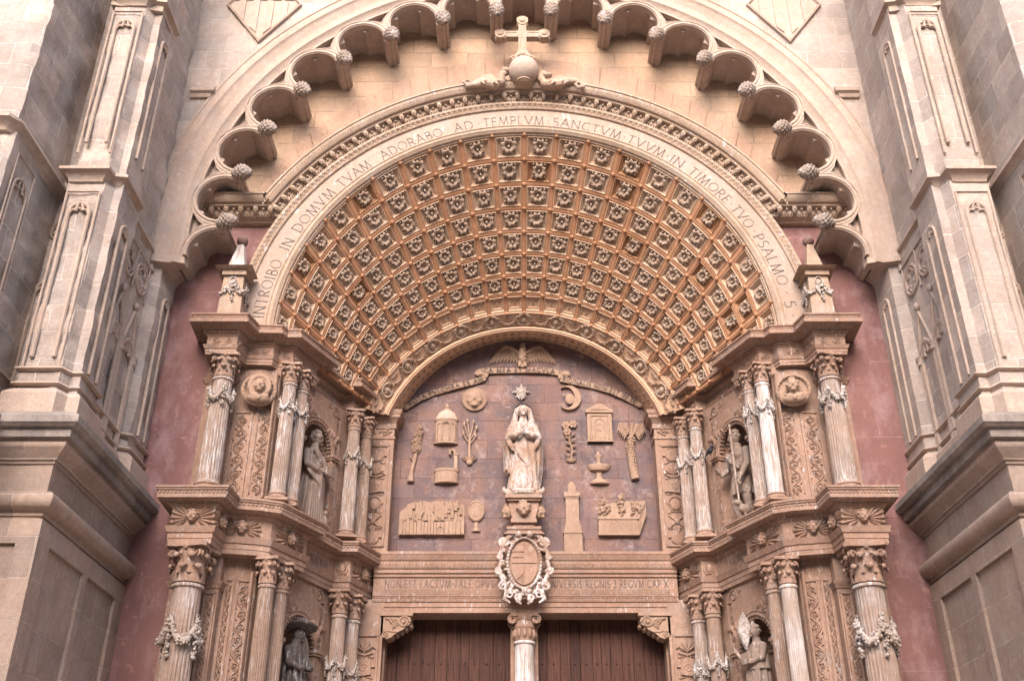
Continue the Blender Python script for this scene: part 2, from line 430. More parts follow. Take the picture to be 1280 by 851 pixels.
# ------------------------------------------------------------------ carved roman capitals
def _c(cx, cy, rx, ry, a0, a1, n=10):
    return [(cx + rx * math.cos(R(a0 + (a1 - a0) * i / n)), cy + ry * math.sin(R(a0 + (a1 - a0) * i / n))) for i in range(n + 1)]
GL = {
 'A': (.74, [[(.02, 0), (.37, 1)], [(.37, 1), (.72, 0)], [(.16, .36), (.58, .36)]]),
 'B': (.56, [[(.08, 0), (.08, 1)], [(.08, 1)] + _c(.26, .76, .22, .24, 90, -90) + [(.08, .52)], [(.08, .52)] + _c(.28, .26, .26, .26, 90, -90) + [(.08, 0)]]),
 'C': (.68, [_c(.42, .5, .38, .5, 50, 310, 16)]),
 'D': (.74, [[(.08, 0), (.08, 1)], [(.08, 1), (.3, 1)] + _c(.3, .5, .4, .5, 90, -90, 14) + [(.08, 0)]]),
 'E': (.52, [[(.08, 0), (.08, 1)], [(.08, 1), (.48, 1)], [(.08, .5), (.42, .5)], [(.08, 0), (.5, 0)]]),
 'F': (.5, [[(.08, 0), (.08, 1)], [(.08, 1), (.48, 1)], [(.08, .52), (.42, .52)]]),
 'G': (.74, [_c(.42, .5, .38, .5, 50, 330, 16), [(.7, .42), (.7, .08)]]),
 'H': (.74, [[(.08, 0), (.08, 1)], [(.66, 0), (.66, 1)], [(.08, .5), (.66, .5)]]),
 'I': (.2, [[(.1, 0), (.1, 1)]]),
 'J': (.24, [[(.14, -.15), (.14, 1)]]),
 'L': (.5, [[(.08, 0), (.08, 1)], [(.08, 0), (.48, 0)]]),
 'M': (.9, [[(.06, 0), (.16, 1)], [(.16, 1), (.45, 0)], [(.45, 0), (.74, 1)], [(.74, 1), (.84, 0)]]),
 'N': (.76, [[(.08, 0), (.08, 1)], [(.08, 1), (.68, 0)], [(.68, 0), (.68, 1)]]),
 'O': (.84, [_c(.42, .5, .4, .5, 0, 360, 22)]),
 'P': (.54, [[(.08, 0), (.08, 1)], [(.08, 1)] + _c(.26, .73, .24, .27, 90, -90) + [(.08, .46)]]),
 'Q': (.84, [_c(.42, .5, .4, .5, 0, 360, 22), [(.5, .1), (.84, -.16)]]),
 'R': (.62, [[(.08, 0), (.08, 1)], [(.08, 1)] + _c(.26, .74, .24, .26, 90, -90) + [(.08, .48)], [(.26, .48), (.6, 0)]]),
 'S': (.5, [_c(.26, .75, .2, .25, 40, 250, 12) + _c(.25, .25, .22, .26, 75, -140, 12)]),
 'T': (.62, [[(.31, 0), (.31, 1)], [(0, 1), (.62, 1)]]),
 'V': (.72, [[(.02, 1), (.36, 0)], [(.36, 0), (.7, 1)]]),
 'X': (.7, [[(.04, 0), (.66, 1)], [(.04, 1), (.66, 0)]]),
 '3': (.46, [_c(.2, .76, .2, .24, 140, -80, 10) + _c(.2, .25, .24, .27, 80, -140, 10)]),
 '5': (.46, [[(.4, 1), (.1, 1), (.06, .56)] + _c(.2, .3, .24, .3, 100, -140, 12)]),
 '·': (.22, [[(.07, .5), (.15, .5)]]), ' ': (.3, []),
}
SERIF = set('ADEFHIJLMNPRTVX')
def glyph(mb, ch, h, T, w=.085, depth=.006):
    gw, strokes = GL[ch]
    def bar(a, b, t):
        d = Vector((b[0] - a[0], b[1] - a[1])); L = d.length
        if L < 1e-6: return
        d /= L; q = Vector((-d.y, d.x)) * t / 2
        P = [(a[0] + q.x, a[1] + q.y), (a[0] - q.x, a[1] - q.y), (b[0] - q.x, b[1] - q.y), (b[0] + q.x, b[1] + q.y)]
        mb.prism_y([(x * h, z * h) for x, z in P], -depth, .004, T)
    for st in strokes:
        steep = abs(st[-1][1] - st[0][1]) > .3
        tw = (w * 2 if ch == '·' else w * (1.15 if steep else .8))
        for a, b in zip(st, st[1:]): bar(a, b, tw)
        if ch in SERIF and len(st) == 2 and abs(st[0][1] - st[1][1]) > .9:
            for p in st: bar((p[0] - .08, p[1]), (p[0] + .08, p[1]), w * .6)
def text_width(s, h, sp=.14): return sum((GL[c][0] + sp) * h for c in s) - sp * h
def text_line(mb, s, h, x0, z0, y, T=None, sp=.14, w=.085):
    x = x0
    for c in s:
        glyph(mb, c, h, (T or Matrix()) @ Matrix.Translation((x, y, z0)), w)
        x += (GL[c][0] + sp) * h
    return x

# ------------------------------------------------------------------ ornament
def spiral(cx, cz, r0, turns, a0, cw=1, n=22, k=.82):
    pts = []
    for i in range(n + 1):
        t = i / n; a = a0 + cw * turns * 2 * PI * t; r = r0 * (1 - k * t)
        pts.append((cx + r * math.cos(a), cz + r * math.sin(a)))
    return pts
def relief_tube(mb, pts, r, y=0, T=None, n=6):
    rr = r if isinstance(r, (list, tuple)) else [r] * len(pts)
    mb.tube([(x, y, z) for x, z in pts], rr, n, T)
def leaf(mb, x, z, L, W, a, y=0, h=.02, T=None):
    pts = [(0, 0), (.25, .42), (.55, .5), (.8, .3), (1, 0), (.8, -.3), (.55, -.5), (.25, -.42)]
    c, s_ = math.cos(a), math.sin(a)
    P = [(x + (u * L) * c - (v * W) * s_, y, z + (u * L) * s_ + (v * W) * c) for u, v in pts]
    m = [(x + L * .15 * c, y - h * .7, z + L * .15 * s_), (x + L * .55 * c, y - h, z + L * .55 * s_), (x + L * .9 * c, y - h * .6, z + L * .9 * s_)]
    mb.add(P + m, [(0, 1, 8), (1, 2, 9, 8), (2, 3, 9), (3, 4, 10, 9), (4, 5, 10), (5, 6, 9, 10), (6, 7, 9), (7, 0, 8, 9)], T)
def rinceau(mb, x0, x1, z0, z1, y=0, T=None, r=.012, flip=1, seed=1):
    """running vine scroll filling an upright panel"""
    y -= r * .7; rnd = random.Random(seed); W = x1 - x0; Hh = z1 - z0; cx = (x0 + x1) / 2
    n = max(1, round(Hh / (W * 1.02))); st = Hh / n
    stem = []
    for i in range(n * 12 + 1):
        t = i / 12; stem.append((cx + flip * math.sin(t * PI) * W * .36, z0 + st * t))
    relief_tube(mb, stem, r, y, T)
    for i in range(n):
        side = flip * (1 if i % 2 == 0 else -1)
        zc = z0 + st * (i + .52); xc = cx - side * W * .06
        sp = spiral(xc, zc, W * .33, 1.5, -PI / 2 if side > 0 else -PI / 2, side, 24)
        relief_tube(mb, sp, [r * (1.05 - .4 * k / 24) for k in range(25)], y, T)
        mb.sphere((xc, y, zc), (W * .09, r * 1.8, W * .09), 8, 6, T)
        for k in range(7):
            j = 2 + k * 2; p = sp[j]; a = rnd.uniform(0, 2 * PI)
            leaf(mb, p[0], p[1], W * .16, W * .10, a, y - r * .3, r * 1.6, T)
        for q in (-1, 1):
            leaf(mb, cx - side * q * W * .42, z0 + st * (i + .06 + .1 * q), W * .2, W * .13, rnd.uniform(0, 6.28), y, r * 1.8, T)
    return mb
def frieze_scroll(mb, L, h, y=0, T=None, r=.010, seed=2):
    y -= r * .7; rnd = random.Random(seed); n = max(1, round(L / (h * 1.25))); st = L / n
    for i in range(n):
        xc = st * (i + .5) - L / 2; sd = 1 if i % 2 else -1
        sp = spiral(xc, h / 2, h * .40, 1.4, rnd.uniform(-.4, .4) + (PI if sd > 0 else 0), sd, 20)
        relief_tube(mb, sp, r, y, T, 5)
        mb.sphere((xc, y, h / 2), (h * .12, r * 1.8, h * .12), 7, 5, T)
        for k in range(6):
            p = sp[1 + k * 3]; leaf(mb, p[0], p[1], h * .28, h * .16, rnd.uniform(0, 6.28), y, r * 1.7, T)
    return mb
def trophies(mb, x0, x1, z0, z1, y=0, T=None, seed=1, r=.012):
    """hanging trophies of shields, crossed arms, helmets and ribbons"""
    y -= r * .7; rnd = random.Random(seed); W = x1 - x0; cx = (x0 + x1) / 2; z = z1; relief_tube(mb, [(cx, z0), (cx, z1)], r * .6, y, T)
    k = 0
    while z > z0 + W * .6:
        t = (k + seed) % 5; hh = W * rnd.uniform(.85, 1.1); zc = z - hh / 2
        if t == 0:
            mb.sphere((cx, y, zc), (W * .30, r * 2.4, hh * .34), 14, 8, T); relief_tube(mb, [(cx + W * .38 * math.cos(q * .4), zc + hh * .42 * math.sin(q * .4)) for q in range(17)], r * .8, y, T)
        elif t == 1:
            for q in (-1, 1): relief_tube(mb, [(cx - q * W * .42, zc - hh * .4), (cx + q * W * .42, zc + hh * .4)], r * 1.3, y, T)
            mb.sphere((cx, y, zc), (W * .15, r * 2.4, W * .15), 10, 6, T)
        elif t == 2:
            mb.dome([(cx + W * .36 * math.sin(a), zc + hh * .4 * (math.cos(a) if math.cos(a) > 0 else .9 * math.cos(a))) for a in [2 * PI * q / 12 for q in range(12)]], y, y - r * 2, .7, T)
            leaf(mb, cx, zc + hh * .2, W * .4, W * .2, rnd.uniform(.8, 2.2), y, r * 2.5, T)
        elif t == 3:
            for q in range(5): leaf(mb, cx, zc - hh * .2, hh * .55, W * .16, PI / 2 + (q - 2) * .5, y, r * 2.2, T)
            relief_tube(mb, [(cx - W * .4, zc - hh * .25), (cx, zc - hh * .38), (cx + W * .4, zc - hh * .25)], r, y, T)
        else:
            mb.prism_y([(cx - W * .34, zc + hh * .3), (cx + W * .3, zc + hh * .42), (cx + W * .36, zc - hh * .3), (cx - W * .28, zc - hh * .4)], y - r * 1.6, y, T)
            relief_tube(mb, spiral(cx, zc, W * .22, 1.3, 0, 1, 14), r * .8, y - r * 1.6, T)
        for q in (-1, 1):
            leaf(mb, cx + q * W * .3, zc + hh * rnd.uniform(-.3, .3), W * .26, W * .13, (0 if q > 0 else PI) + rnd.uniform(-.8, .8), y, r * 1.8, T)
            relief_tube(mb, [(cx + q * W * (.15 + .1 * j), zc - hh * .45 + math.sin(j * 2.1) * hh * .06) for j in range(4)], r * .6, y, T)
        z -= hh * 1.02; k += 1
    return mb
def face(mb, c, s, T=None, hair=True):
    """a carved head about s tall, looking along -Y"""
    x, y, z = c
    mb.sphere((x, y, z), (s * .36, s * .40, s * .48), 16, 12, T)
    mb.sphere((x, y - s * .37, z - s * .03), (s * .055, s * .12, s * .12), 8, 6, T)
    mb.sphere((x, y - s * .30, z - s * .36), (s * .14, s * .12, s * .10), 8, 6, T)
    for q in (-1, 1):
        mb.sphere((x + q * s * .19, y - s * .27, z - s * .13), (s * .11, s * .10, s * .11), 8, 6, T)
        mb.sphere((x + q * s * .15, y - s * .32, z + s * .10), (s * .12, s * .05, s * .025), 8, 6, T)
        mb.sphere((x + q * s * .14, y - s * .325, z + s * .03), (s * .06, s * .03, s * .03), 8, 6, T)
        mb.sphere((x + q * s * .37, y, z - s * .02), (s * .06, s * .09, s * .12), 8, 6, T)
    mb.sphere((x, y - s * .35, z - s * .20), (s * .11, s * .04, s * .025), 8, 6, T)
    mb.sphere((x, y - s * .345, z - s * .25), (s * .09, s * .04, s * .025), 8, 6, T)
    if hair:
        rnd = random.Random(3)
        for k in range(34):
            a = rnd.uniform(-PI, PI); b = rnd.uniform(.0, 1.5)
            px, py, pz = math.cos(b) * math.sin(a), -math.cos(b) * math.cos(a), math.sin(b)
            if py < -.35 and pz < .62: continue
            mb.sphere((x + px * s * .37, y + py * s * .40, z + pz * s * .47 + s * .02), s * rnd.uniform(.08, .13), 7, 5, T)
    return mb
# ------------------------------------------------------------------ setting: ground
g = MB(); g.box(-150, 150, -160, 1.5, -.3, 0)
tag(g.build('ground', M['ground']), 'pale stone paving of the plaza before the portal', None, kind='structure')
# the palace opposite, out of view, put in and sized to shade the lower front
pal = thing('palace', 'unseen plain palace front across the plaza, sized to shade the lower portal', 'building', (0, -46, 0))
b = MB(); b.box(-60, 60, -60, -46, 0, 24)
for k in range(25): b.box(-59 + 4.8 * k, -57 + 4.8 * k, -46.4, -45.6, 24, 25)
b.build('wall', M['goth_wall'], pal)
for k in range(16):
    for z in (4, 11, 18):
        w = MB(); w.box(-46 + 6 * k, -44.4 + 6 * k, -46.05, -45.9, z, z + 2.6); w.build('window', M['wood'], pal)
nv = MB(); nv.box(-14, 14, .62, 34, 0, 20); nv.box(-14, -7.3, -3.2, .62, 0, 20); nv.box(7.3, 14, -3.2, .62, 0, 20)
tag(nv.build('cathedral_body', M['gothic']), 'tall stone body of the cathedral behind the portal front', 'building')
st = MB()
for k in range(3): st.box(-5.6 + .35 * k, 5.6 - .35 * k, -5.2 + .4 * k, .6, .16 * k, .16 * (k + 1) - .002 * 0)
tag(st.build('portal_steps', M['pedestal']), 'low stone steps leading up to the wooden doors', 'steps')
Z0 = .48

# ------------------------------------------------------------------ red limewashed wall and the stone wall over it
SZ = 12.15                                       # underside of the horizontal string course
for sx in (-1, 1):
    w = MB(); w.prism_y([(-6.4, 0), (-5.0, 0), (-5.0, 9.9), (-4.45, 9.9), (-4.45, SZ), (-6.4, SZ)], -3.0, -2.6)
    mirror(w, sx)
    tag(w.build('red_wall', M['red']), 'red limewashed wall strip between portal and %s buttress' % ('left' if sx < 0 else 'right'), 'wall')
wall = MB(); a = math.acos((SZ - 9.95) / 4.72)
poly = [(-6.6, SZ), (-4.72 * math.sin(a), SZ)] + arc(0, 9.95, 4.72, -a, a, 48)[1:-1] + [(4.72 * math.sin(a), SZ), (6.6, SZ), (6.6, 19), (-6.6, 19)]
wall.prism_y(poly, -3.0, -2.6)
uw = thing('arch_back_wall', 'warm ashlar wall recessed under the scalloped gothic arch', 'wall', (0, -2.8, SZ))
wall.build('wall', M['goth_wall'], uw)
# ring of smooth voussoirs, one mesh per stone would be pattern: joints are cut gaps inside one ring
vr = MB(); n = 34; a1 = R(71)
for i in range(n):
    b0 = -a1 + 2 * a1 * i / n + .0022; b1 = -a1 + 2 * a1 * (i + 1) / n - .0022
    pr = []
    for b in (b0, (b0 + b1) / 2, b1): pr.append((4.8 * math.sin(b), 9.95 + 4.8 * math.cos(b)))
    for b in (b1, (b0 + b1) / 2, b0): pr.append((5.24 * math.sin(b), 10.905 + 5.24 * math.cos(b)))
    if min(p[1] for p in pr) < SZ: pr = [(x, max(z, SZ)) for x, z in pr]
    yy = -3.012 - .008 * ((i * 7) % 3)
    vr.prism_y(pr, yy, -2.99)
vr.build('voussoir_ring', M['voussoir'], uw)

# ------------------------------------------------------------------ gothic wall and great scalloped arch
GY = -3.85                                       # plane of the gothic wall (distance 14.15)
CZ, RO, RI, RB = 11.60, 6.17, 5.72, 5.05
gw = MB()
oa = R(97)
poly = [(-7.2, 10.7)] + [(-RO * math.sin(oa), 10.7)] + arc(0, CZ, RO, -oa, oa, 72)[1:-1] + [(RO * math.sin(oa), 10.7), (7.2, 10.7), (7.2, 19), (-7.2, 19)]
gw.prism_y(poly, GY, GY + .5)
gwt = thing('gothic_wall', 'pale ashlar wall above the great arch between the buttresses', 'wall', (0, GY, 10.7))
gw.build('wall', M['gothic'], gwt)
ga = thing('gothic_arch', 'great scalloped gothic arch hung with stone pine cones', 'arch', (0, GY, 10.7))
def arch_mould(mb, prof, cz, a0, a1, n):
    path = arc(0, cz, 1.0, a0, a1, n); rows = []
    for i in range(n + 1):
        t = a0 + (a1 - a0) * i / n
        rows.append([(r * math.sin(t), y, cz + r * math.cos(t)) for r, y in prof])
    mb.grid(rows); k = len(prof)
    mb.add(rows[0], [tuple(range(k))]); mb.add(rows[-1], [tuple(range(k))])
mo = MB()
arch_mould(mo, [(RO + .20, GY + .01), (RO + .19, GY - .035), (RO + .15, GY - .04), (RO + .13, GY - .02), (RO + .05, GY - .02), (RO + .03, GY - .055), (RO - .03, GY - .055), (RO - .06, GY - .02),
                (RO - .10, GY - .01), (RO - .16, GY + .02), (RO - .24, GY + .045), (RO - .29, GY + .03), (RO - .33, GY + .035), (RO - .36, GY + .075), (RO - .42, GY + .10), (RO - .46, GY + .12), (RO - .47, GY + .3), (RO + .2, GY + .3)], CZ, -R(97), R(97), 96)
mo.build('arch_moulding', M['goth_plain'], ga, smooth=40)
NB = 16; STEP = R(11.9); A_0 = -STEP * (NB - 1) / 2
def pol(r, a): return (r * math.sin(a), CZ + r * math.cos(a))
YF = GY + .09                                    # front of the cusp plate
lobe_a = [A_0 + STEP * (i - .5) for i in range(NB + 1)]
LR, LC = .445, 5.235
for li, la in enumerate(lobe_a):
    def lp(r, t): # local polar in the lobe's own frame: t from lobe axis (outward)
        cx, cz = pol(LC, la); ex = (math.sin(la), math.cos(la)); et = (math.cos(la), -math.sin(la))
        return (cx + r * (ex[0] * math.cos(t) + et[0] * math.sin(t)), cz + r * (ex[1] * math.cos(t) + et[1] * math.sin(t)))
    hs = STEP / 2
    def side(r, s, da=0): return pol(r, la + s * hs - s * da)
    tmax = R(106)
    fr = MB()
    k0, k1 = (4, 8) if li == 0 else ((0, 4) if li == NB else (0, 8))
    t0_, t1_ = (tmax, -R(4)) if li == 0 else ((R(4), -tmax) if li == NB else (tmax, -tmax))
    top = [pol(RI, la - hs + STEP * k / 8) for k in range(k0, k1 + 1)]
    lobe = [lp(LR, t0_ + (t1_ - t0_) * k / 28) for k in range(29)]
    right = [side(5.685, 1), side(5.675, 1, R(2.5)), side(5.55, 1, R(.75)), side(5.46, 1), side(RB + .03, 1)]
    left = [side(RB + .03, -1), side(5.46, -1), side(5.55, -1, R(.75)), side(5.675, -1, R(2.5)), side(5.685, -1)]
    poly = top + (right if li < NB else []) + lobe + (left if li > 0 else [])
    fr.prism_y(poly, YF, YF + .12)
    # rounded roll along the lobe edge and rims of the sunk triangles
    rim = [lp(LR + .035, t0_ + (t1_ - t0_) * k / 28) for k in range(29)]
    fr.tube([(x, YF, z) for x, z in rim], .026, 6)
    r0_, r1_ = max(-R(104), min(R(104), t0_)), max(-R(104), min(R(104), t1_))
    rim = [lp(LR + .10, r0_ + (r1_ - r0_) * k / 24) for k in range(25)]
    fr.tube([(x, YF, z) for x, z in rim], .013, 5)
    for s in ((1,) if li == 0 else ((-1,) if li == NB else (-1, 1))):
        tr = [side(5.685, s), side(5.675, s, R(2.5)), side(5.55, s, R(.75)), side(5.46, s)]
        fr.tube([(x, YF, z) for x, z in tr], .012, 5)
    fr.build('lobe', M['goth_plain'], ga, smooth=35)
    # hollow fluted soffit behind the plate, running back to the wall
    so = MB(); m = 36; inner = []; outer = []
    for k in range(m + 1):
        t = R(110) - 2 * R(110) * k / m
        u = (t / R(110) + 1) / 2 * 3.0
        fl = abs(math.sin(u * PI)) ** .8
        r = min(.375 + .135 * fl, .515 / max(.01, abs(math.sin(t))), .57)
        if abs(t) > R(104): r = .445
        if (li == 0 and t < -R(4)) or (li == NB and t > R(4)): continue
        inner.append(lp(r, t))
    close = [side(RI + .14, -1)] + [pol(RI + .14, la - hs + STEP * k / 8) for k in range(1, 8)] + [side(RI + .14, 1)]
    if li == 0: close = [pol(RI + .14, la - R(.6))] + close[4:]
    if li == NB: close = close[:5] + [pol(RI + .14, la + R(.6))]
    so.prism_y(inner + ([side(RB + .06, -1)] if li > 0 else []) + close + ([side(RB + .06, 1)] if li < NB else []), YF + .12, -3.0 + .002)
    so.build('soffit', M['goth_plain'], ga, smooth=35)
for i in range(NB):                                # reeded stems that carry the cones back to the wall
    a = A_0 + STEP * i; sm = MB(); w = R(1.25)
    sm.prism_y([pol(5.40, a - w * .6), pol(5.22, a - w), pol(5.12, a - w * .9), pol(5.09, a - w * .35), pol(5.055, a), pol(5.09, a + w * .35), pol(5.12, a + w * .9), pol(5.22, a + w), pol(5.40, a + w * .6)], YF + .02, -3.0 + .004)
    for q in (-.62, 0, .62):
        x, z = pol(5.10 - (.035 if q == 0 else 0), a + q * w); sm.tube([(x, YF + .03, z), (x, -3.0, z)], .022, 6)
    sm.build('stem', M['goth_plain'], ga, smooth=35)
# the pine cones at the tips
pc = MB()
pc.lathe([(.055, 0), (.075, .01), (.075, .05), (.05, .07)], 10)
for row in range(8):
    t = (row + .5) / 8; z = .07 + .25 * t; r = .115 * math.sin(PI * min(1, .16 + t * .80)) ** .8
    nk = 9
    for k in range(nk):
        a = 2 * PI * (k + .5 * (row % 2)) / nk
        T = TR(r * math.cos(a), r * math.sin(a), z, 0, 0, a) @ Matrix.Rotation(R(65 - 60 * (1 - t)), 4, 'Y')
        pc.sphere((0, 0, 0), (.048, .036, .020), 7, 5, T)
pc.lathe([(.02, .06), (.095, .12), (.10, .2), (.07, .27), (.01, .33)], 12)
pcm = pc.mesh('pine_cone', M['white_worn'], True)
M['cone'] = stone('pine_cone_stone', (.36, .275, .225), (.26, .195, .16), None, None, white=.35, wscale=14, grime=.4, pits=False, wstretch=(1, 1, 1))
pcm.materials[0] = M['cone']
for i in range(NB):
    a = A_0 + STEP * i; x, z = pol(RB + .16, a)
    d = Vector((-math.sin(a), -.30, -math.cos(a))).normalized()
    rot = d.to_track_quat('Z', 'Y').to_matrix().to_4x4()
    put('pine_cone', pcm, ga, mtx=ga.matrix_basis.inverted() @ Matrix.Translation((x, YF - .035, z)) @ rot @ Matrix.Rotation(i * .7, 4, 'Z') @ Matrix.Diagonal((1.0, 1.0, 1.15, 1)))

# lozenge coats of arms
for sx in (-1, 1):
    cx, cz = 4.98 * sx, 16.70
    t = thing('lozenge_shield', ('stone lozenge shield with tall bars under small carved crests' if sx < 0 else 'plain barred stone lozenge shield beside the bare buttress'), 'coat of arms', (cx, GY, cz))
    f = MB(); w, h = .72, .98
    loz = lambda k, y: [(cx - w * k, y, cz), (cx, y, cz + h * k), (cx + w * k, y, cz), (cx, y, cz - h * k)]
    f.grid([loz(1.0, GY + .01), loz(1.0, GY - .06), loz(.95, GY - .075), loz(.91, GY - .03)], False, True); f.add(loz(.91, GY - .03), [(0, 1, 2, 3)])
    f.build('frame', M['goth_plain'], t)
    for k in range(4):
        x0 = -.48 + .27 * k; b = MB()
        z0 = -(1 - abs(x0) / w) * h * .84; z1 = -(1 - abs(x0 + .13) / w) * h * .84
        ztop = (.12 if sx < 0 else .30)
        b.prism_y([(cx + x0, cz + z0), (cx + x0 + .13, cz + z1), (cx + x0 + .13, cz + ztop * (1 - .2 * k % 2)), (cx + x0, cz + ztop)], GY - .055, GY - .02)
        b.build('bar', M['goth_plain'], t)
    if sx < 0:
        b = MB(); b.box(cx - .57, cx + .57, GY - .065, GY - .02, cz + .125, cz + .155); b.build('crossbar', M['goth_plain'], t)
        for q in (-.2, .08, .3):
            b = MB(); b.sphere((cx + q, GY - .03, cz + .26), (.08, .03, .07), 10, 6); b.tube([(cx + q - .06, GY - .03, cz + .18), (cx + q, GY - .05, cz + .34), (cx + q + .07, GY - .03, cz + .2)], .018, 6)
            b.build('crest', M['goth_plain'], t, smooth=True)
    # little stub of string course on the wall beside the buttress
    c = MB()
    c.sweep_plan([(-6.05, GY), (-5.74, GY), (-5.74, GY + .1)], [(0, 14.36), (.05, 14.37), (.07, 14.44), (.12, 14.47), (.13, 14.55), (.02, 14.60), (-.05, 14.60)])
    c.box(-6.05, -5.75, GY - .0, GY + .05, 14.37, 14.59)
    mirror(c, sx)
    tag(c.build('stub_moulding', M['goth_plain']), 'short stub of string moulding against the %s buttress' % ('left' if sx < 0 else 'right'), 'moulding')

# ------------------------------------------------------------------ buttresses
STR_PROF = [(-.16, -.16), (-.12, -.15), (-.10, -.10), (-.04, -.05), (-.005, -.03), (0, -.02), (0, .02), (-.02, .035), (-.10, .085), (-.16, .09)]
def pointed(cx, z0, w, hh, y, n=9):
    """closed pointed arch line: up the left jamb, over the point, down the right"""
    r = w * 1.15; pts = [(cx - w, z0)]
    zi = z0 + hh; am = math.acos((r - w) / r)
    for k in range(n + 1):
        a = am * k / n; pts.append((cx - w + r - r * math.cos(a), zi + r * math.sin(a)))
    for k in range(n - 1, -1, -1):
        a = am * k / n; pts.append((cx + w - r + r * math.cos(a), zi + r * math.sin(a)))
    pts.append((cx + w, z0)); return pts
def blind_arch(mb, cx, z0, w, hh, T=None, r=.022, foil=True):
    p = pointed(cx, z0, w, hh, 0); mb.tube([(x, 0, z) for x, z in p], r, 6, T)
    if foil:
        zi = z0 + hh
        for s in (-1, 1):
            q = [(cx + s * w * .95, zi - .02), (cx + s * w * .75, zi + w * .35), (cx + s * w * .30, zi + w * .25), (cx + s * w * .28, zi + w * .75), (cx, zi + w * 1.35)]
            mb.tube([(x, 0, z) for x, z in q], r * .8, 6, T)
        mb.tube([(cx - w * .9, 0, zi - w * .1)] + [(cx + w * .9 * math.sin(-PI / 2 + PI * k / 8), 0, zi - w * .1 + w * .6 * math.cos(-PI / 2 + PI * k / 8)) for k in range(9)], r * .6, 6, T)
def frame_rect(mb, x0, x1, z0, z1, T=None, r=.02):
    mb.tube([(x0, 0, z0), (x0, 0, z1), (x1, 0, z1), (x1, 0, z0)], r, 6, T)
def quatrefoil(mb, cx, cz, rr, T=None, r=.018):
    mb.tube([(cx + rr * math.cos(a), 0, cz + rr * math.sin(a)) for a in [2 * PI * k / 24 for k in range(25)]], r, 6, T)
    for q in range(4):
        c0 = PI / 2 * q
        mb.tube([(cx + rr * .42 * math.cos(c0) + rr * .42 * math.cos(a), 0, cz + rr * .42 * math.sin(c0) + rr * .42 * math.sin(a)) for a in [c0 - 2.0 + 4.0 * k / 12 for k in range(13)]], r * .8, 6, T)

